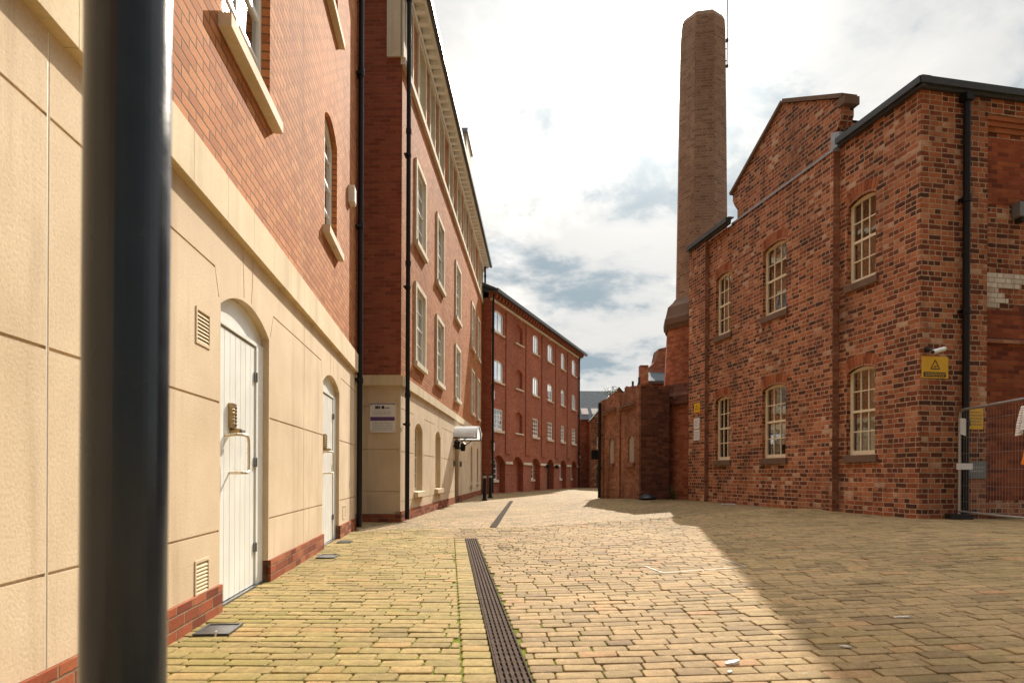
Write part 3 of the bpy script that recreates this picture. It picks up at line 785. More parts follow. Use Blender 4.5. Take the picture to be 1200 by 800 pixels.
    mb = MB(); mb.prism(rect(-.03, .32, ZA + .143, TOP - .003), -.028, .03, M['stone']); mb.build('corner_pilaster', t)
    # bracketed eaves
    mb = MB(); mb.box(-.35, L + .2, -.30, .02, TOP + .10, TOP + .16, M['white']); mb.box(-.1, L + .1, -.05, .015, TOP - .16, TOP - .002, M['white'])
    x = .0
    while x < L:
        mb.prism([(x, TOP - .02), (x + .12, TOP - .02), (x + .12, TOP + .099), (x, TOP + .099)], -.24, -.052, M['white']); x += .36
    mb.build('cornice', t)
    mb = MB(); mb.box(-.36, L + .21, -.40, -.302, TOP + .08, TOP + .22, M['gutter']); mb.build('gutter', t)
    roof_block(t, -.35, L + .2, -.3, D + .3, TOP + .161, 3.4, M['slate'])
    mb = MB(); mb.box(10.0, 11.6, -.10, 2.2, TOP + .25, TOP + 2.15, M['stone']); mb.box(9.9, 11.7, -.16, 2.4, TOP + 2.15, TOP + 2.28, M['lead']); dm = mb.build('dormer', t)
    mb = MB(); mb.box(10.3, 11.3, -.109, -.101, TOP + .6, TOP + 1.5, M['glass']); mb.build('window', dm)
    downpipe(t, .16, -.10, .05, TOP + .1, .045, (1.9, 4.6, 7.2))
    downpipe(t, 17.85, -.10, .05, TOP + .1, .045, (2.2, 5.2, 8.2))
    # entrance
    mb = MB(); mb.box(dx0 + .03, dx1 - .03, .12, .17, .03, 2.02, M['brown']); dr = mb.build('door', t)
    mb = MB(); mb.cyl((dx0 + .12, .08, .95), (dx0 + .12, .08, 1.2), .012, M['nickel']); mb.build('handle', dr)
    # barrel canopy, its vault running out from the wall
    n = 16; cx, hw, pj = 8.52, .80, .74
    prof = [(cx - hw * math.cos(PI * k / n), 2.10 + .40 * math.sin(PI * k / n)) for k in range(n + 1)]
    mb = MB()
    for (a, b), (c, d) in zip(prof, prof[1:]):
        mb.face([(a, 0, b), (a, -pj, b), (c, -pj, d), (c, 0, d)], M['canopy'])
        mb.face([(a, 0, b - .015), (c, 0, d - .015), (c, -pj, d - .015), (a, -pj, b - .015)], M['canopy'])
        mb.face([(a, -pj, b - .015), (c, -pj, d - .015), (c, -pj, d), (a, -pj, b)], M['canopy'])
    cp = mb.build('canopy', t)
    mb = MB(); mb.tube([(a, -pj + .03, b - .03) for a, b in prof], .02, M['black'], 8); mb.build('hoop', cp)
    for x in (cx - hw, cx + hw):
        mb = MB(); mb.cyl((x, 0, 2.08), (x, -pj, 2.08), .022, M['black']); mb.cyl((x, 0, 1.78), (x, -.4, 2.07), .014, M['black']); mb.build('bracket', cp)
    for x in (7.72, 9.3):
        mb = MB(); mb.cyl((x, -.11, 1.72), (x, -.11, 1.96), .075, M['black'], .095, 12); mb.cyl((x, -.11, 1.96), (x, -.11, 2.02), .1, M['black'], .02, 12); mb.box(x - .03, x + .03, -.11, .002, 1.8, 1.86, M['black']); mb.build('wall_lantern', t)
        mb = MB(); mb.box(x - .05, x + .05, -.06, .002, 1.18, 1.36, M['plastic_grey']); mb.box(x - .035, x + .035, -.068, -.0605, 1.21, 1.33, M['ink']); mb.build('intercom', t)
    return t
MID = build_mid()

# notice board on the end wall of B (faces the square)
t = thing('notice_board', on(*B0, -.004, .352, 1.75), 'white notice board with purple stripe on shaded cream end wall', 'sign', B0[1] - PI / 2)
mb = MB(); mb.box(-.25, .25, -.018, .0, 0, .565, M['sign_white']); mb.build('board', t)
mb = MB(); mb.box(-.25, .25, -.020, -.0182, .545, .56, M['purple']); mb.box(-.24, .24, -.020, -.0182, .225, .30, M['purple']); mb.build('stripe', t)
mb = MB()
def strokes(mb, x0, x1, z0, z1, rows, m, y0, y1, fill=.55, seed=3):
    r = random.Random(seed); h = (z1 - z0) / rows
    for k in range(rows):
        x = x0; z = z0 + h * k
        while x < x1 - .02:
            w = min(r.uniform(.02, .07), x1 - x); mb.box(x, x + w, y0, y1, z + h * (1 - fill) / 2, z + h * (1 + fill) / 2, m); x += w + .012
strokes(mb, -.20, .2, .03, .20, 5, M['greyink'], -.0195, -.0182, .3, 5); strokes(mb, -.2, .16, .33, .42, 3, M['greyink'], -.0195, -.0182, .3, 8)
# heavy logo lettering
for a, b in ((-.15, -.135), (-.125, -.09), (-.08, -.065), (-.06, -.045), (-.02, .035)): mb.box(a, b, -.0196, -.0182, .455, .515, M['ink'])
mb.box(-.15, -.045, -.0196, -.0182, .478, .49, M['ink']); mb.box(.045, .14, -.0196, -.0182, .46, .49, M['greyink'])
mb.build('lettering', t)
mb = MB()
for x in (-.225, .225):
    for z in (.02, .53): mb.cyl((x, -.024, z), (x, -.018, z), .008, M['ink'], seg=8)
mb.build('screw', t)

# ================================================================== BUILDING T (red brick, far left)
T0 = ((-.993, 29.92, 0.), math.atan2(.93684, .34975))
def build_red():
    t = thing('brick_building', T0[0], 'red brick four storey block with white windows, blind arches and ground floor arcade', 'building', T0[1])
    L, D, TOP = 16.4, 9., 9.2
    arcs = [(.15, 1.88, 'w'), (2.85, 4.54, 'b'), (5.85, 7.48, 'w'), (8.75, 10.22, 'd'), (11.5, 13.1, 'w'), (14.2, 15.78, 'w')]
    cols = [(.32, 1.55), None, (6.1, 7.12), (8.86, 9.92), (11.75, 12.62), (14.4, 15.43)]
    blind = (3.3, 4.36)
    H = []
    for x0, x1, k in arcs: H.append((arch(x0, x1, 0.02, 1.42, .43), .28 if k != 'd' else .4, M['brick_red'], None if k == 'w' else (M['brick_red'] if k == 'b' else M['dark'])))
    rowsz = ((3.05, 4.08, 0.), (5.36, 6.30, .10), (7.70, 8.62, .14))
    for i, (z0, zs, rs) in enumerate(rowsz):
        for c in cols:
            if c: H.append((arch(c[0], c[1], z0, zs, rs), .5, M['brick_red'], M['dark']))
        H.append((arch(blind[0], blind[1], z0 + .02, zs - .1, .2), .13, M['brick_red'], M['brick_red']))
    mb = MB(); mb.wall(rect(0, L, 0, TOP), H, 0., M['brick_red']); body(mb, 0, L, D, 0, TOP, M['brick_red'])
    # inner skin of the arcade with its own window openings
    wh = []
    for x0, x1, k in arcs:
        if k == 'w': 
            c = (x0 + x1) / 2 - .05; wh.append((c - .5, c + .5))
            mb.wall(arch(x0, x1, 0.02, 1.42, .43), [(arch(c - .5, c + .5, .66, 1.45, .3), .3, M['brick_red'], M['dark'])], .28, M['brick_red'])
    mb.build('wall', t)
    for a, b in wh:
        w = sash(t, a, b, .66, 1.45, .3, .30, 3, 2, .05, M['white'], M['glass_bright'], bar=.03); sill(w, a - .08, b + .08, .54, .66, .2, .34, M['stone'])
    for i, (z0, zs, rs) in enumerate(rowsz):
        for c in cols:
            if not c: continue
            w = sash(t, c[0], c[1], z0, zs, rs, .04, 3 if i == 0 else 2, 2 if i == 0 else 1, .085, M['white'], M['glass_bright'] if i == 0 else M['glass_sky'], i == 0, bar=.05)
            sill(w, c[0] - .1, c[1] + .1, z0 - (.12 if i == 0 else .07), z0, -.07, .06, M['stone'])
        mb = MB(); mb.box(blind[0] - .1, blind[1] + .1, -.07, .1, z0 - .05, z0 + .018, M['stone']); mb.build('sill', t)
    edges = [0.] + [v for a in arcs for v in (a[0], a[1])] + [L]
    for a, b in zip(edges[::2], edges[1::2]):
        mb = MB(); mb.box(a, b, -.05, .02, 1.44, 1.56, M['stone']); mb.build('impost', t)
    for x in (2.2, 5.2, 8.0, 10.8, 13.5):     # shallow brick piers between bays
        mb = MB(); mb.box(x - .35, x + .35, -.05, .01, 1.95, TOP - .25, M['brick_red']); mb.build('pier', t)
    mb = MB(); mb.box(.45, .6, -.0, .0, 0, 0, M['white']) if False else None
    mb = MB(); mb.box(-.12, L + .12, -.09, .01, TOP - .16, TOP - .06, M['stone']); mb.box(-.12, L + .12, -.12, .01, TOP - .058, TOP - .022, M['stone_dark']); mb.box(-.3, L + .35, -.32, .1, TOP + .16, TOP + .22, M['stone_dark'])
    x = 0.
    while x < L: mb.box(x, x + .14, -.26, -.10, TOP - .02, TOP + .158, M['brick_red']); x += .42
    mb.box(-.1, L + .1, -.1, .1, TOP - .02, TOP + .158, M['brick_red'])
    mb.build('cornice', t)
    mb = MB(); mb.box(-.35, L + .5, -.46, -.322, TOP + .14, TOP + .30, M['gutter']); mb.build('gutter', t)
    roof_block(t, -.35, L + .5, -.32, D + .3, TOP + .221, 2.2, M['slate'])
    mb = MB(); mb.box(8.85, 10.1, .30, .36, .02, 1.84, M['brown']); mb.build('door', t)
    for x in (8.55, 10.42):
        mb = MB(); mb.cyl((x, -.14, 1.30), (x, -.14, 1.52), .09, M['black'], .11, 10); mb.box(x - .03, x + .03, -.14, .0, 1.38, 1.44, M['black']); mb.build('wall_lantern', t)
    downpipe(t, -.02, -.10, .05, TOP + .1, .055, (2.4, 5., 7.6))
    downpipe(t, 15.98, -.10, .05, TOP + .1, .05, (2.4, 5., 7.6))
    # end wall details: alarm boxes
    mb = MB(); mb.box(.06, .26, -.08, .0, 4.45, 4.85, M['white']); mb.build('alarm_box', t)
    mb = MB(); mb.box(.06, .26, -.08, .0, 2.05, 2.40, M['white']); mb.build('alarm_box', t)
    return t
build_red()

# ================================================================== bollards
def bollard(x, y, label):
    t = thing('bollard', (x, y, ground_z(x, y)), label, 'bollard', 0, 'pair of black bollards with pale bands')
    mb = MB(); mb.cyl((0, 0, 0), (0, 0, .07), .105, M['black'], .09, 20); mb.build('base', t)
    mb = MB(); mb.cyl((0, 0, .07), (0, 0, .80), .066, M['black'], .062, 20); mb.cyl((0, 0, .88), (0, 0, .95), .064, M['black'], .035, 20); mb.build('post', t)
    mb = MB(); mb.cyl((0, 0, .80), (0, 0, .88), .066, M['steel'], seg=20); mb.build('band', t)
bollard(-.97, 22.7, 'nearer of two black bollards with a pale top band at the building corner')
bollard(-.85, 25.2, 'farther of two black bollards with a pale top band at the building corner')

# ================================================================== BUILDING C (right, old works)
CZ = .25
C0 = ((6.5053, 10.2233, CZ), math.atan2(-.9823, .18729))
def build_works():
    t = thing('brick_works', C0[0], 'two storey mottled brick works with cream sash windows and a kneelered gable', 'building', C0[1])
    TOP, D = 6.86, 12.
    YF, YP = -.14, -.25
    lz = (1.07, 2.575, .085); uz = (4.20, 5.645, .085)
    wins = [(-1.66, -.955, 0.), (-4.175, -3.315, YF), (-6.27, -5.56, YF)]
    mb = MB()
    def hs(y, extra=.0):
        return [(arch(x0, x1, z[0], z[1], z[2]), .62 , M['brick_old'], M['dark']) for x0, x1, yy in wins if yy == y for z in (lz, uz)]
    # right bay, projecting middle bay, pilaster at the far end
    mb.wall(rect(-1.87, 0, -.3, TOP), hs(0.), 0., M['brick_old'])
    mb.wall(rect(-6.64, -1.87, -.3, TOP - .06), hs(YF), YF, M['brick_old'])
    mb.wall(rect(-7.55, -6.64, -.3, TOP - .06), [], YP, M['brick_old'])
    mb.face([(-1.87, YF, -.3), (-1.87, 0, -.3), (-1.87, 0, TOP - .06), (-1.87, YF, TOP - .06)], M['brick_soot_shade'])  # step returns take another brick, their shade put into the colour
    mb.face([(-6.64, YP, -.3), (-6.64, YF, -.3), (-6.64, YF, TOP - .06), (-6.64, YP, TOP - .06)], M['brick_soot_shade'])
    mb.face([(-7.55, YP, TOP - .06), (-6.64, YP, TOP - .06), (-6.64, YF, TOP - .06), (-7.55, YF, TOP - .06)], M['lead'])
    mb.face([(-7.55, D, -.3), (-7.55, YP, -.3), (-7.55, YP, TOP), (-7.55, D, TOP)], M['brick_old'])
    mb.face([(0, D, -.3), (-7.55, D, -.3), (-7.55, D, TOP), (0, D, TOP)], M['brick_old'])
    w = mb.build('wall', t)
    # gable on the middle bay
    g = [(-5.50, TOP - .1), (-2.02, TOP - .1), (-2.02, 7.22), (-1.90, 7.32), (-1.82, 7.46), (-1.82, 7.76), (-3.66, 8.72), (-5.72, 7.66), (-5.72, 7.46), (-5.62, 7.3), (-5.50, 7.16)]
    mb = MB(); mb.prism(g, 0., .25, M['brick_old']); gb = mb.build('gable', t)
    mb = MB()
    def cope(p, q, th=.075):
        dx, dz = q[0] - p[0], q[1] - p[1]; l = math.hypot(dx, dz); nx, nz = -dz / l * th, dx / l * th
        if nz < 0: nx, nz = -nx, -nz
        poly = [p, q, (q[0] + nx, q[1] + nz), (p[0] + nx, p[1] + nz)]
        if q[0] < p[0]: poly.reverse()
        mb.prism(poly, -.05, .28, M['stone_dark'])
    cope((-5.78, 7.635), (-3.66, 8.725)); cope((-3.655, 8.725), (-1.80, 7.77)); mb.prism(rect(-1.90, -1.70, 7.62, 7.77), -.045, .275, M['stone_dark'])
    mb.build('coping', gb)
    mb = MB(); mb.prism([(-2.12, 6.86), (-1.88, 6.86), (-1.88, 7.18), (-2.12, 7.27)], -.012, .24, M['lead']); mb.build('lead_flashing', gb)
    mb = MB()
    mb.face([(-5.5, YF - .02, TOP - .075), (-1.86, YF - .02, TOP - .075), (-1.86, YF - .02, TOP - .03), (-5.5, YF - .02, TOP - .03)], M['lead'])
    mb.face([(-5.5, YF - .02, TOP - .03), (-1.86, YF - .02, TOP - .03), (-1.86, .0, TOP + .06), (-5.5, .0, TOP + .06)], M['lead'])
    mb.face([(-1.86, YF - .02, TOP - .075), (-1.86, 0, TOP - .075), (-1.86, 0, TOP + .06), (-1.86, YF - .02, TOP - .03)], M['lead'])
    mb.build('flashing', t)
    roof_block(t, -5.4, -1.85, .36, D, 7.1, .0, M['slate']) if False else None
    # slate roof running back from the gable
    mb = MB()
    for p, q in (((-5.6, 7.45), (-3.66, 8.5)), ((-3.66, 8.5), (-2.0, 7.5))):
        mb.face([(p[0], .34, p[1]), (q[0], .34, q[1]), (q[0], D - .2, q[1]), (p[0], D - .2, p[1])], M['slate'])
        x = p[0] if p[0] != -3.66 else q[0]
        mb.face([(x, .24, 6.8), (x, D - .2, 6.8), (x, D - .2, 7.45), (x, .34, 7.45)], M['brick_old'])
    mb.face([(-5.6, D - .2, 6.8), (-5.6, D - .2, 7.45), (-3.66, D - .2, 8.5), (-2.0, D - .2, 7.5), (-2.0, D - .2, 6.8)], M['brick_old'])
    mb.face([(-7.5, .0, TOP), (-.05, .0, TOP), (-.05, D - .05, TOP), (-7.5, D - .05, TOP)], M['slate'])
    mb.build('roof', t)
    # gutters
    def gut(x0, x1, y, z):
        mb = MB(); mb.box(x0, x1, y - .12, y + .02, z, z + .11, M['gutter']); mb.box(x0, x1, y - .07, y + .015, z - .05, z - .001, M['gutter']); mb.box(x0, x1, y - .05, y + .1, z + .111, z + .13, M['stone_dark']); mb.build('gutter', t)
    gut(-1.86, .10, 0., TOP + .05); gut(-7.56, -5.46, YF - .07, TOP - .02)
    # windows
    k = 0
    for x0, x1, y in wins:
        for z in (lz, uz):
            bl = (x0 + .30, x1 - .03, z[0] + (.05, .42, .3)[k % 3], z[1] + .08, M['curtain'] if k % 2 else M['blind'])
            w = sash(t, x0, x1, z[0], z[1], z[2], y + .075, 3, 2, .062, M['cream'], M['glass_works'], blind=bl, bar=.019)
            head(w, x0, x1, z[1], z[2], y, .225, 10, M['brick_rub'], .012, .0)
            s = sill(w, x0 - .05, x1 + .07, z[0] - .13, z[0] + .003, y - .045, y + .11, M['stone_dark']); k += 1
    # ---- wall facing the square, child rotated by +90 degrees: x runs east
    R = PI / 2
    mb = MB()
    panel = rect(1.27, 4.4, .0, 6.62)
    mb.wall(rect(0, D, -.3, TOP), [(panel, .11, M['brick_old'], None), (rect(5.3, 8.4, .0, 6.62), .11, M['brick_old'], M['brick_infill'])], 0., M['brick_old'])
    mb.wall(rect(1.27, 4.4, 0., 6.62), [], .11, M['brick_old'])
    mb.build('end_wall', t, R)
    mb = MB()
    mb.wall([(1.272, 5.2), (4.398, 5.2), (4.398, 6.3), (1.272, 6.3)], [], .105, M['brick_infill']); mb.build('infill', t, R); mb = MB()
    mb.wall([(1.272, .3), (4.398, .3), (4.398, 3.45), (3.2, 3.45), (3.2, 3.55), (1.9, 3.55), (1.9, 3.45), (1.272, 3.45)], [], .106, M['brick_infill'])
    mb.build('infill', t, R)
    mb = MB()
    for i, (a, b) in enumerate(((6.38, 6.46), (6.46, 6.54), (6.54, 6.62))): mb.box(1.271, 4.399, .075 - i * .03, .109, a, b - .003, M['brick_rub'])
    mb.build('corbel', t, R)
    mb = MB(); mb.box(1.271, 4.399, .06, .1095, 2.90, 2.96, M['brick_soot_shade']); mb.build('string_course', t, R)
    hc = .083
    mb = MB(); b0 = 3.486
    st = [(1.272, 1.62), (1.272, 1.80), (1.272, 1.72), (1.272, 1.60), (1.272, 2.05), (1.272, 3.2), (1.272, 3.3)]
    for i, (a, b) in enumerate(st): mb.box(a, b, .098, .1045, b0 + i * hc, b0 + (i + 1) * hc, M['brick_white'])
    mb.build('painted_patch', t, R)
    mb = MB(); mb.box(-.10, D, -.12, .02, TOP + .05, TOP + .16, M['gutter']); mb.box(0, D, -.07, .015, TOP, TOP + .049, M['gutter']); mb.box(-.05, D, -.05, .1, TOP + .161, TOP + .18, M['stone_dark']); mb.build('gutter', t, R)
    mb = MB(); mb.cyl((.785, -.08, .05), (.785, -.08, TOP - .03), .052, M['black'], seg=16); mb.box(.715, .855, -.15, .0, TOP - .14, TOP - .021, M['black'])
    for z in (1.5, 3.3, 5.1): mb.cyl((.785, -.08, z), (.785, -.08, z + .1), .064, M['black'], seg=16)
    dp = mb.build('downpipe', t, R)
    for z in (1.5, 3.3, 5.1):
        mb = MB(); mb.box(.70, .87, -.05, .0, z + .02, z + .07, M['black']); mb.build('bracket', dp)
    return t
build_works()
CE = C0[1] + PI / 2
def on_end(x, y, z):     # wall of the works that faces the square
    p = on(*C0, 0, 0, 0); c, s = math.cos(CE), math.sin(CE)
    return (p[0] + c * x - s * y, p[1] + s * x + c * y, CZ + z)

# things on the end wall
t = thing('warning_sign', on_end(.275, 0, 2.265), 'yellow warning sign with black triangle under the camera on brick corner', 'sign', CE)
mb = MB(); mb.box(-.245, .245, -.014, 0., 0, .345, M['yellow']); mb.build('board', t)
mb = MB(); mb.box(-.215, .20, -.0165, -.0142, .02, .095, M['ink'])
for k in range(3):
    a = (PI / 2 + k * 2 * PI / 3); b = a + 2 * PI / 3
    p = (.095 * math.cos(a), .195 + .095 * math.sin(a)); q = (.095 * math.cos(b), .195 + .095 * math.sin(b))
    mb.prism(line_poly(p, q, .014), -.0165, -.0142, M['ink'])
mb.prism([(-.035, .165), (.03, .185), (.04, .2), (-.02, .19)], -.0165, -.0142, M['ink']); mb.build('symbol', t)
mb = MB(); strokes(mb, -.19, .19, .03, .085, 2, M['yellow'], -.0185, -.0166, .45, 11); mb.build('lettering', t)
t = thing('security_camera', on_end(.12, 0, 2.66), 'small white security camera on black mount above the yellow sign', 'camera', CE)
mb = MB(); mb.cyl((0, -.0, .06), (0, -.03, .06), .045, M['ink'], seg=16); mb.cyl((0, -.03, .06), (.03, -.12, .03), .02, M['ink'], seg=10); mb.build('mount', t)
mb = MB(); mb.cyl((-.04, -.17, -.015), (.21, -.13, .055), .036, M['white'], seg=16); mb.build('housing', t)
mb = MB(); mb.cyl((-.043, -.1705, -.016), (-.05, -.171, -.018), .03, M['ink'], seg=16); mb.build('lens', t)
t = thing('flood_light', on_end(1.97, .11, 4.95), 'dark grey flood light jutting from the infilled brick panel above the white patch', 'light', CE)
mb = MB(); mb.box(-.12, .12, -.16, -.02, .03, .27, M['plastic_grey']); mb.build('housing', t)
mb = MB(); mb.box(-.04, .04, -.12, 0, -.04, .029, M['ink']); mb.build('bracket', t)
t = thing('wall_sign', on_end(1.0, 0, 1.46), 'faded yellow notice on the brick behind the mesh fence', 'sign', CE)
mb = MB(); mb.box(-.19, .19, -.012, 0, 0, .34, M['yellow']); mb.build('board', t)
mb = MB(); strokes(mb, -.16, .16, .05, .30, 5, M['brass'], -.0145, -.0122, .4, 21); mb.build('lettering', t)
t = thing('wall_sign', on_end(1.06, 0, .66), 'dark grey notice low on the brick behind the mesh fence', 'sign', CE)
mb = MB(); mb.box(-.20, .20, -.012, 0, 0, .28, M['plastic_grey']); mb.build('board', t)
mb = MB(); strokes(mb, -.12, .16, .09, .21, 2, M['greyink'], -.0145, -.0122, .5, 23); mb.build('lettering', t)
# notices on the far pilaster: pilaster is at local y -.22 of the works
t = thing('warning_sign', on(*C0, -7.04, -.25, 2.36), 'small yellow sign at the top of far brick pilaster beside chimney', 'sign', C0[1])
mb = MB(); mb.box(-.16, .16, -.014, 0, 0, .25, M['yellow']); mb.build('board', t)
mb = MB(); mb.prism(line_poly((-.08, .08), (.08, .08), .012), -.0165, -.0142, M['ink']); mb.prism(line_poly((-.08, .08), (0, .2), .012), -.0165, -.0142, M['ink']); mb.prism(line_poly((0, .2), (.08, .08), .012), -.0165, -.0142, M['ink']); mb.build('symbol', t)
for z, lb in ((1.93, 'upper white notice on far brick pilaster, directly below small yellow sign'), (1.62, 'lower white notice on far brick pilaster, second below small yellow sign')):
    t = thing('wall_notice', on(*C0, -7.06, -.25, z), lb, 'notice', C0[1])
    mb = MB(); mb.box(-.16, .16, -.012, 0, 0, .28, M['paper']); mb.build('board', t)
    mb = MB(); strokes(mb, -.12, .12, .04, .24, 5, M['greyink'], -.0142, -.0122, .35, int(z * 10)); mb.build('lettering', t)

# ================================================================== security fence
FA = (7.10, 10.16); FB = (6.62, 6.75); fl = math.hypot(FB[0] - FA[0], FB[1] - FA[1])
fang = math.atan2(FB[1] - FA[1], FB[0] - FA[0])
FT = thing('mesh_fence', (*FA, CZ), 'galvanised mesh fence panel standing in front of downpipe on brick corner', 'fence', fang)
mb = MB(); r = .02
mb.tube([(0, 0, .06), (0, 0, 1.62), (.03, 0, 1.70), (.10, 0, 1.74), (fl - .1, 0, 1.74), (fl - .03, 0, 1.70), (fl, 0, 1.62), (fl, 0, .06)], r, M['steel'], 12)
mb.cyl((0, 0, .14), (fl, 0, .14), .016, M['steel']); mb.build('frame', FT)
mb = MB(); x = .06
while x < fl: mb.cyl((x, 0, .15), (x, 0, 1.73), .0011, M['steel'], seg=5, cap=False); x += .07
z = .30
while z < 1.7: mb.cyl((0, .003, z), (fl, .003, z), .0017, M['steel'], seg=5, cap=False); z += .25
tag(mb.build('wire_mesh', FT))
for x in (0., fl):
    mb = MB(); mb.box(x - .10, x + .10, -.16, .16, .0, .10, M['rubber']); mb.build('foot_block', FT)
def on_fence(x, y, z): 
    c, s = math.cos(fang), math.sin(fang); return (FA[0] + c * x - s * y, FA[1] + s * x + c * y, CZ + z)
def cloth(name, loc, ang, w, h, m, label, cat, amp=.03, seed=1, flare=.2):
    r = random.Random(seed); mb = MB(); nx, nz = 14, 12; ph = r.random() * 6
    def P(i, k):
        u = i / nx - .5; v = k / nz; ww = w * (1 + flare * (1 - v))
        return (u * ww, -.03 - amp * (1.15 - v) * (1 + math.sin(u * 19 + ph) + .4 * math.sin(u * 41 + v * 5)), v * h - .04 * math.sin(u * 9 + ph) * (1 - v))
    for i in range(nx):
        for k in range(nz): mb.face([P(i, k), P(i + 1, k), P(i + 1, k + 1), P(i, k + 1)], m)
    o = mb.build(name, None, ang, loc, True); sol = o.modifiers.new('thick', 'SOLIDIFY'); sol.thickness = .004
    return tag(o, label, cat)
cloth('plastic_sheet', on_fence(1.78, .0, 1.28), fang, .42, .36, M['paper'], 'crumpled white plastic sheet tied to the mesh fence at the edge of the photo', 'sheet', .03, 2, .35)
cloth('hi_vis_vest', on_fence(1.80, .0, .86), fang, .26, .26, M['orange'], 'orange cloth hanging on the mesh fence under the white plastic sheet', 'vest', .025, 5, .2)
t = thing('fence_tag', on_fence(.06, 0, 1.36), 'tilted white tag hanging near the top of fence post', 'tag', CE)
mb = MB(); mb.prism([(-.05, .0), (.05, -.03), (.05, .24), (-.05, .25)], -.030, -.024, M['paper']); mb.build('card', t)
t = thing('fence_tag', on_fence(.0, 0, .80), 'wide white label strapped across the fence post at knee height', 'tag', CE)
mb = MB(); mb.box(-.08, .22, -.032, -.026, .0, .10, M['paper']); mb.build('card', t)

# ================================================================== CHIMNEY
def build_chimney():
    cx, cy = 5.58, 18.95; k = .974
    t = thing('factory_chimney', (cx, cy, CZ), 'tall tapering octagonal brick chimney with flared brick base', 'chimney', -math.radians(10.8) + math.radians(22.5))
    def octa(prof, m, name, cap=True, dark=None):  # dark: darker brick for the south and southeast faces
        mb = MB()
        def R(h): return h / math.cos(PI / 8)
        for (z0, h0), (z1, h1) in zip(prof, prof[1:]):
            for i in range(8):
                a, b = 2 * PI * i / 8, 2 * PI * (i + 1) / 8
                w0 = h0 * math.tan(PI / 8); w1 = h1 * math.tan(PI / 8); uo = i * .9
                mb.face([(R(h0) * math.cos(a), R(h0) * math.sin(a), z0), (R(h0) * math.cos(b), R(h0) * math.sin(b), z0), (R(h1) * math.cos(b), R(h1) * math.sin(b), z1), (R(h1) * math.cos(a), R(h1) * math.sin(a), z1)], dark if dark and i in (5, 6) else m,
                        [(uo - w0, z0), (uo + w0, z0), (uo + w1, z1 + abs(h1 - h0)), (uo - w1, z1 + abs(h1 - h0))])
        z, h = prof[-1]
        if cap: mb.face([(R(h) * math.cos(2 * PI * i / 8), R(h) * math.sin(2 * PI * i / 8), z) for i in range(8)], m)
        return mb.build(name, t)
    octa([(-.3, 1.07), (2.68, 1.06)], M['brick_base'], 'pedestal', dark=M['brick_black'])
    octa([(2.66, 1.07), (2.72, 1.15), (2.95, 1.16), (3.05, 1.10), (3.30, 1.07)], M['brick_black'], 'moulding')
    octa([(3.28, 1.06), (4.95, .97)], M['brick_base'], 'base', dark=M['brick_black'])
    octa([(4.93, 1.0), (5.0, 1.02), (5.06, 1.06), (5.22, 1.07), (5.30, 1.04), (5.58, .98), (5.72, .84), (5.86, .74)], M['stone_dark'], 'shoulder')
    octa([(5.84, .715), (10., .665), (13.55, .622)], M['brick_stack'], 'shaft', False)
    octa([(13.55, .624), (13.92, .60), (14.06, .54)], M['brick_stack'], 'crown')
    c, s = math.cos(math.radians(11.7)), math.sin(math.radians(11.7))
    mb = MB(); ax, ay = .735 * math.cos(-.2), .735 * math.sin(-.2)
    mb.cyl((ax, ay, 12.8), (ax, ay, 16.2), .018, M['gutter'], seg=8)
    for z in (12.95, 13.3): mb.cyl((ax, ay, z), (ax * .8, ay * .8, z), .012, M['gutter'], seg=8)
    mb.box(ax - .03, ax + .03, ay - .03, ay + .03, 12.75, 12.83, M['gutter'])
    mb.box(ax - .03, ax + .03, ay - .03, ay + .03, 13.5, 13.6, M['gutter'])
    mb.build('aerial', t)
build_chimney()

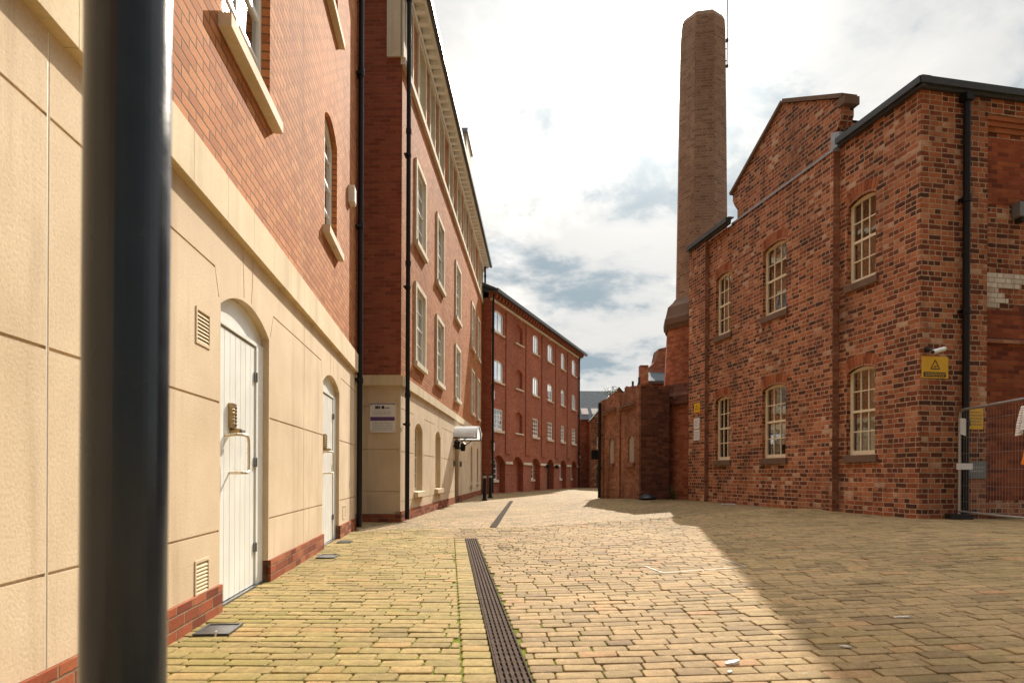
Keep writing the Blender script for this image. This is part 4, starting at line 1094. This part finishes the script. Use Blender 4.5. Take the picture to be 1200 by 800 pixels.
# ================================================================== low yard block E
E0 = ((3.636, 18.09, CZ), math.atan2(-.9874, .158))
def build_yard():
    t = thing('yard_building', E0[0], 'low sooty brick yard block with parapet and two boarded arched openings', 'building', E0[1])
    X0, D, TOP = -3.75, .85, 3.2
    wins = [(-2.90, -2.44), (-1.04, -.56)]
    H = [(arch(a, b, 1.05, 1.70, .16), .05, M['brick_soot_shade'], None) for a, b in wins]
    mb = MB(); mb.wall([(X0, -.4), (0, -.4), (0, TOP), (X0, TOP)], H, 0., M['brick_soot_shade']); body(mb, X0, 0, D, -.4, TOP, M['brick_soot_shade'], (1, 0)); mb.face([(0, 0, -.4), (0, D, -.4), (0, D, TOP), (0, 0, TOP)], M['brick_black'])  # south face in darker brick, its shade put into the colour
    mb.face([(X0, 0, TOP), (0, 0, TOP), (0, D, TOP), (X0, D, TOP)], M['stone_dark']); mb.build('wall', t)
    for a, b in wins:
        mb = MB(); mb.prism(arch(a, b, 1.05, 1.70, .16), .03, .06, M['board'], False); w = mb.build('boarded_opening', t)
        sill(w, a - .08, b + .10, .93, 1.05, -.07, .08, M['brick_soot_shade'])
        head(w, a, b, 1.70, .16, 0., .12, 9, M['brick_soot_shade'])
    for x0, x1 in ((-2.02, -1.72), (X0, -3.42), (-.28, -.002)):
        mb = MB(); mb.box(x0, x1, -.05, .01, -.4, TOP - .02, M['brick_soot_shade']); mb.build('pier', t)
    mb = MB()
    for x0, x1 in ((-3.42, -2.02), (-1.72, -.28)):
        mb.box(x0, x1, -.05, .01, 2.66, 2.72, M['brick_soot_shade']); mb.box(x0, x1, -.08, .01, 2.723, 2.80, M['stone_dark'])
    mb.build('string_course', t)
    mb = MB()  # uneven parapet
    r = random.Random(4); x = X0
    while x < -.1:
        w = r.uniform(.22, .46); mb.box(x, min(x + w - .004, 0), .02, .33, TOP + .001, TOP + r.uniform(.0, 1.) ** 2 * .16 + .01, M['brick_soot_shade']); x += w
    mb.build('coping', t)
    downpipe(t, -3.52, -.14, -.1, TOP - .1, .05, (.9, 2.))  # black pipe takes the place of the pier's shaded side
    R = PI / 2
    mb = MB(); mb.wall(rect(.01, D, -.4, 1.05), [], -.04, M['brick_plinth'])
    mb.box(.001, D, -.039, -.001, 1.02, 1.05, M['brick_soot_shade'])
    mb.build('buttress', t, R) if False else None
    for x, h in ((-2.65, .36), (-2.07, .44), (-1.5, .48)):
        mb = MB(); mb.cyl((x, .5, TOP - .05), (x, .5, TOP + h), .035, M['gutter'], seg=10); mb.build('vent_pipe', t)
    return t
build_yard()
t = thing('hanging_sign', on(*E0, -3.62, -.1, 1.20), 'small black sign jutting from the far corner of the low sooty block', 'sign', E0[1])
mb = MB(); mb.box(-.02, .02, -.30, -.06, 0, .30, M['black']); mb.build('board', t)
mb = MB(); mb.box(-.012, .012, -.30, .01, .302, .322, M['black']); mb.build('bracket', t)

# small works buildings behind the yard block
def build_back():
    t = thing('kiln_shed', (4.8, 24., 0.), 'small gabled brick shed with slate roof showing above the low sooty block', 'shed', 0.)
    mb = MB()
    mb.box(0, .30, 0, .35, 0, 5.05, M['brick_soot_shade']); mb.build('parapet_wall', t)
    mb = MB(); mb.box(.05, 2.4, .36, 2.4, 0, 4.35, M['brick_soot_shade']); mb.build('wall', t)
    mb = MB(); mb.box(.302, 2.5, .0, .12, 4.353, 4.45, M['gutter']); mb.build('gutter', t)
    mb = MB(); mb.prism([(.0, 4.36), (2.4, 4.36), (2.4, 4.46), (.0, 4.46)], .125, .13, M['slate'])
    mb.face([(.303, .0, 4.46), (2.5, .0, 4.46), (2.5, 1.4, 5.0), (.303, 1.4, 5.0)], M['slate']); mb.face([(.303, 2.5, 4.46), (.303, 1.4, 5.0), (2.5, 1.4, 5.0), (2.5, 2.5, 4.46)], M['slate']); mb.build('roof', t)
    mb = MB(); mb.prism([(.74, 4.4), (2.4, 4.4), (2.4, 6.3), (1.02, 5.95), (.92, 5.5), (.74, 5.3)], 1.5, 2.4, M['brick_soot_shade']); mb.build('gable', t)
build_back()

# ================================================================== far building at the end of the street
def build_far():
    t = thing('slate_roofed_building', (4.2, 46.5, 0.), 'distant dark brick building with long slate roof and gabled front at street end', 'building', 0.)
    mb = MB(); mb.box(0, 9., 0, 8, 0, 4.95, M['brick_soot_shade']); mb.build('wall', t)
    mb = MB(); mb.face([(-.2, -.3, 4.9), (9.2, -.3, 4.9), (9.2, 3.9, 7.5), (-.2, 3.9, 7.5)], M['slate']); mb.face([(-.2, 8.2, 4.9), (-.2, 3.9, 7.5), (9.2, 3.9, 7.5), (9.2, 8.2, 4.9)], M['slate'])
    for x in (0., 9.): mb.face([(x, 0, 4.95), (x, 8, 4.95), (x, 3.9, 6.9)], M['brick_soot_shade'])
    rf = mb.build('roof', t)
    mb = MB()
    for k in range(4):
        x = .9 + k * .75; s = .5; y0, y1 = .3, 1.2
        f = lambda y: 4.9 + (y + .3) * .619 + .03
        mb.face([(x, y0, f(y0)), (x + s, y0, f(y0)), (x + s, y1, f(y1)), (x, y1, f(y1))], M['board'])
        mb.face([(x - .05, y0 - .05, f(y0) - .02), (x + s + .05, y0 - .05, f(y0) - .02), (x + s + .05, y1 + .05, f(y1) - .02), (x - .05, y1 + .05, f(y1) - .02)], M['slate'])
    mb.build('roof_light', rf)
    # gabled wing coming forward on the right
    gx0, gx1, zt, za = 1.35, 5.2, 4.75, 7.0
    H = [(arch(1.75, 2.35, 2.3, 3.4, .28), .3, M['brick_soot_shade'], M['dark']), (arch(1.75, 2.4, .0, 1.5, .2), .3, M['brick_soot_shade'], M['dark']), (arch(3.2, 3.8, 2.3, 3.4, .28), .3, M['brick_soot_shade'], M['dark'])]
    mb = MB(); mb.wall([(gx0, 0), (gx1, 0), (gx1, zt), ((gx0 + gx1) / 2, za), (gx0, zt)], H, -1.6, M['brick_old'])
    mb.face([(gx0, .0, 0), (gx0, -1.6, 0), (gx0, -1.6, zt), (gx0, 0, zt)], M['brick_soot_shade']); mb.face([(gx1, -1.6, 0), (gx1, 0, 0), (gx1, 0, zt), (gx1, -1.6, zt)], M['brick_soot_shade']); mb.build('gable', t)
    m_ = (gx0 + gx1) / 2
    mb = MB(); mb.face([(gx0 - .12, -1.75, zt - .05), (m_, -1.75, za + .06), (m_, 3.9, za + .06), (gx0 - .12, 3.9, zt - .05)], M['slate']); mb.face([(gx1 + .12, -1.75, zt - .05), (gx1 + .12, 3.9, zt - .05), (m_, 3.9, za + .06), (m_, -1.75, za + .06)], M['slate']); mb.build('roof', t)
    for x0, x1 in ((1.75, 2.35), (3.2, 3.8)): sash(t, x0, x1, 2.3, 3.4, .28, -1.5, 3, 3, .05, M['white'], M['glass'], False, bar=.04)
    mb = MB(); mb.box(1.78, 2.37, -1.45, -1.4, 0, 1.5, M['brown']); mb.build('door', t)
    mb = MB(); mb.box(.5, .75, -.15, 0, 2.1, 2.3, M['white']); mb.build('wall_lamp', t)
build_far()

# ================================================================== foreground post
t = thing('steel_post', (-.487, .80, 0.), 'thick blue black steel post standing close to the camera', 'post')
mb = MB(); mb.cyl((0, 0, .0), (.016, 0, 4.2), .048, M['post'], .048, 48)
mb.build('pole', t, smooth=False)
mb = MB(); mb.cyl((0, 0, 0), (0, 0, .12), .075, M['post'], .06, 32); mb.build('base_collar', t)
mb = MB(); mb.cyl((.016, 0, 4.2), (.016, 0, 4.24), .052, M['post'], .03, 32); mb.build('cap', t)
for o in t.children:
    for p in o.data.polygons: p.use_smooth = len(p.vertices) == 4

# ================================================================== small things on the ground
def gully(x, y, ang, w, l, label):
    z = ground_top(x, y) + .002
    t = thing('gully_cover', (x, y, z), label, 'drain cover', ang)
    mb = MB()
    for a, b, c, d in ((-w / 2, w / 2, 0, .015), (-w / 2, w / 2, l - .015, l), (-w / 2, -w / 2 + .014, .0151, l - .0151), (w / 2 - .014, w / 2, .0151, l - .0151)): mb.box(a, b, c, d, 0, .012, M['gutter'])
    mb.build('frame', t)
    mb = MB(); mb.box(-w / 2 + .016, w / 2 - .016, .017, l - .017, .0, .006, M['gutter']); mb.build('lid', t)
    return t
AA = A0[1] - PI / 2
gully(-1.72, 3.66, AA, .20, .26, 'grey plastic gully cover against the wall base left of the nearest door')
gully(-2.04, 7.0, AA, .20, .30, 'grey plastic gully cover against the wall base between the two white doors')
gully(-2.25, 8.55, AA, .18, .24, 'grey plastic gully cover against the wall base right before the far white door')
def bit(name, x, y, pts, h, m, label, cat, ang=0.):
    mb = MB(); n = len(pts)
    z = ground_top(x, y) + .003
    mb.face([(a, b, h * (1 + .6 * math.sin(a * 60))) for a, b in pts], m); mb.face([(a, b, 0) for a, b in reversed(pts)], m)
    for k in range(n):
        (a, b), (c, d) = pts[k], pts[(k + 1) % n]
        mb.face([(a, b, 0), (c, d, 0), (c, d, h * (1 + .6 * math.sin(c * 60))), (a, b, h * (1 + .6 * math.sin(a * 60)))], m)
    return tag(mb.build(name, None, ang, (x, y, z)), label, cat)
t = thing('cigarette_butt', (-1.665, 3.60, .028), 'pale cigarette butt standing on the gully cover left of the nearest door', 'cigarette butt')
mb = MB(); mb.cyl((0, 0, 0), (.006, .0, .032), .005, M['paper'], seg=10); mb.build('filter', t)
bit('paper_scrap', 1.055, 3.06, [(-.035, -.01), (.0, -.02), (.035, -.008), (.045, .014), (.0, .02), (-.03, .012)], .012, M['paper'], 'torn white paper scrap on sunlit setts near the bottom of the photo', 'litter', .2)
bit('paper_scrap', 1.00, 2.93, [(-.008, -.006), (.010, -.008), (.012, .006), (-.006, .009)], .006, M['paper'], 'tiny white crumb of litter just in front of the torn paper scrap', 'litter', .6)
bit('straw', 2.31, 3.79, [(-.045, -.005), (.045, -.005), (.045, .005), (-.045, .005)], .008, M['paper'], 'thin white straw lying on the shaded setts at right', 'litter', .03)
bit('wrapper', 5.05, 14.95, [(-.16, -.06), (.15, -.07), (.17, .05), (-.14, .07)], .03, M['paper'], 'flat white wrapper on the ground at the foot of the works wall', 'litter', .1)
bit('plastic_scrap', 1.70, 3.26, [(-.03, .0), (.005, -.014), (.03, -.004), (.0, .006)], .006, M['sign_white'], 'small pale plastic scrap at the edge of the big shadow', 'litter', -.5)
# recessed manhole frame: three sides visible as pale metal strips
t = thing('manhole_cover', (1.72, 6.02, 0), 'paving filled manhole cover outlined by thin pale metal edging', 'manhole cover')
c4 = [(-.43, .20), (.43, .37), (.43, -.17), (-.40, -.18)]
Q = [(1.29, 6.2), (2.12, 6.45), (2.17, 5.90), (1.36, 5.75)]
for i, (a, b) in enumerate(((0, 3), (3, 2), (2, 1))):
    mb = MB(); p, q = Q[a], Q[b]; dx, dy = q[0] - p[0], q[1] - p[1]; l = math.hypot(dx, dy); nx, ny = -dy / l * .005, dx / l * .005
    n = 8
    for k in range(n):
        A = (p[0] + dx * k / n, p[1] + dy * k / n); B = (p[0] + dx * (k + 1) / n, p[1] + dy * (k + 1) / n)
        za, zb = ground_top(*A) + .007, ground_top(*B) + .007
        mb.face([(A[0] - nx - 1.72, A[1] - ny - 6.02, za), (B[0] - nx - 1.72, B[1] - ny - 6.02, zb), (B[0] + nx - 1.72, B[1] + ny - 6.02, zb), (A[0] + nx - 1.72, A[1] + ny - 6.02, za)][::-1] if False else [(A[0] - nx - 1.72, A[1] - ny - 6.02, za), (B[0] - nx - 1.72, B[1] - ny - 6.02, zb), (B[0] + nx - 1.72, B[1] + ny - 6.02, zb), (A[0] + nx - 1.72, A[1] + ny - 6.02, za)], M['greyink'])
    mb.build('edging', t)
# leaf debris beside the drain end
mb = MB(); r = random.Random(9)
for k in range(90):
    x = -.18 + abs(r.gauss(0, .22)); y = 8.2 - (x + .18) * 1.3 + r.gauss(0, .22); z = ground_top(x, y) + .004; a = r.random() * 6; s = r.uniform(.008, .022)
    mb.face([(x + s * math.cos(a + q), y + s * math.sin(a + q) * .8, z + r.uniform(0, .008)) for q in (0, 1.6, 3.1, 4.7)], M['iron'])
tag(mb.build('leaf_debris'), 'scatter of dark leaf debris beside the far end of the near drain', 'debris', kind='stuff')

def weed(name, x, y, z, n, h, spread, label, cat, seed=1, droop=.4):
    r = random.Random(seed); t = thing(name, (x, y, z), label, cat); mb = MB(); st = MB()
    for k in range(n):
        a = r.random() * 2 * PI; hh = h * r.uniform(.4, 1.); sp = spread * r.uniform(.2, 1.)
        tip = Vector((sp * math.cos(a), sp * math.sin(a), hh)); st.cyl((0, 0, 0), tip, .004, M['leaf'], .002, 5, False)
        for q in range(7):
            f = r.uniform(.25, 1.05); p = tip * f; la = r.random() * 2 * PI; ll = h * r.uniform(.10, .22); lw = ll * .33
            d = Vector((math.cos(la), math.sin(la), r.uniform(-.3, .6))).normalized(); sd = d.cross(Vector((0, 0, 1))).normalized() * lw
            mb.face([p, p + d * ll * .5 + sd, p + d * ll, p + d * ll * .5 - sd], M['leaf'])
    mb.build('foliage', t); st.build('stem', t)
weed('weed', *on(*E0, -3.35, .2, 3.25), 26, .42, .30, 'bright green weed growing on top of the low sooty block', 'plant', 3)
weed('weed', *on(*E0, -.75, .25, 3.22), 8, .16, .16, 'small tuft of weed on the parapet near the front corner of the low block', 'plant', 5)
weed('weed', 4.50, 17.75, .25, 16, .40, .22, 'dark weed growing at the chimney foot beside low block', 'plant', 8)
t = thing('rubbish_bag', (3.78, 17.88, .25), 'slumped black bag at the foot of the low block corner', 'bag')
mb = MB(); n = 14; prof = [(0, .17), (.05, .20), (.10, .17), (.14, .09), (.17, .03)]; r = random.Random(2)
pts = [[(R_ * (1 + .18 * math.sin(3 * 2 * PI * k / n + z * 20) + r.uniform(-.06, .06)) * math.cos(2 * PI * k / n) * 1.2, R_ * math.sin(2 * PI * k / n) * (1 + r.uniform(-.1, .1)), z) for k in range(n)] for z, R_ in prof]
for a, b in zip(pts, pts[1:]):
    for k in range(n): mb.face([a[k], a[(k + 1) % n], b[(k + 1) % n], b[k]], M['rubber'])
mb.face(pts[-1], M['rubber']); mb.build('sack', t)

# ================================================================== light and sky
SUN = Vector((.217, 1., .681)).normalized()
elev = math.asin(SUN.z); az = math.atan2(SUN.x, SUN.y)
ld = bpy.data.lights.new('sun', 'SUN'); ld.energy = 5.0; ld.angle = math.radians(.4); ld.color = (1., .905, .76)
lo = bpy.data.objects.new('sun', ld); COL.objects.link(lo); lo.rotation_euler = SUN.to_track_quat('Z', 'Y').to_euler(); lo.location = (10, 40, 40)

wd = bpy.data.worlds.new('World'); scene.world = wd; wd.use_nodes = True
nt = wd.node_tree; nt.nodes.clear(); g = G(nt)
sky = g.n('ShaderNodeTexSky', sky_type='NISHITA', sun_disc=False, sun_elevation=elev, sun_rotation=az, air_density=1.2, dust_density=2.5, ozone_density=1.)
dirv = g.vm('NORMALIZE', g.n('ShaderNodeTexCoord').outputs['Generated'])
d = g.xyz(dirv)
zz = g.m('ADD', g.m('MAXIMUM', d[2], 0.), .22)
cp = g.cxyz(g.m('DIVIDE', d[0], zz), g.m('DIVIDE', d[1], zz), 0.)
sd = g.m('MAXIMUM', g.vm('DOT_PRODUCT', dirv, tuple(SUN)), 0.)
n1 = g.noise(g.vm('ADD', cp, (3.1, .4, 0.)), 1.35, 9., .58, .35)
n2 = g.noise(g.vm('ADD', cp, (7.7, 2.3, 0.)), 2.6, 7., .6, .2)
# thin cloud everywhere, thicker grey bodies, bright silver lining near the sun
cover = g.sm(n1, .30, .50, .78, 1.)
body_ = g.sm(n2, .42, .63)
white = g.ramp(body_, [(0., (4.4, 4.35, 4.2)), (.45, (3.75, 3.85, 3.85)), (1., (1.75, 2.25, 2.6))])
top_ = g.sm(d[2], .60, .86, 1., 6.2)     # overhead sky brightened, out of view, to fill the shade
cl = g.vm('SCALE', white); g.put(cl.node.inputs['Scale'], top_)
away = g.sm(d[1], .25, -.35, 1., .30)  # sky behind the camera dimmed so south faces stay darker
cl2 = g.vm('SCALE', cl); g.put(cl2.node.inputs['Scale'], away)
base = g.mix(cover, sky.outputs[0], cl2)
gl = g.m('ADD', g.m('MULTIPLY', g.m('POWER', sd, 700.), 60.), g.m('ADD', g.m('MULTIPLY', g.m('POWER', sd, 90.), 5.), g.m('MULTIPLY', g.m('POWER', sd, 16.), 1.0)))
gv = g.vm('SCALE', (1., .97, .90)); g.put(gv.node.inputs['Scale'], gl)
tot = g.vm('ADD', base, gv)
bg = g.n('ShaderNodeBackground', {'Strength': .10}); g.put(bg.inputs['Color'], tot)
wo = g.n('ShaderNodeOutputWorld'); nt.links.new(bg.outputs[0], wo.inputs['Surface'])

# ================================================================== camera
cd = bpy.data.cameras.new('camera'); cam = bpy.data.objects.new('camera', cd); COL.objects.link(cam)
cd.sensor_fit = 'HORIZONTAL'; cd.sensor_width = 36.; cd.lens = 22.5; cd.shift_y = .1292; cd.clip_start = .05; cd.clip_end = 2000.
cam.matrix_world = Matrix.Translation((0, 0, .95)) @ Matrix.Rotation(PI / 2, 4, 'X') @ Matrix.Rotation(.0045, 4, 'Z')
cd.dof.use_dof = True; cd.dof.focus_distance = 9.; cd.dof.aperture_fstop = 4.5
scene.camera = cam
vs = scene.view_settings; vs.view_transform = 'Standard'; vs.look = 'None'; vs.gamma = 1.; vs.exposure = .83; vs.use_curve_mapping = False
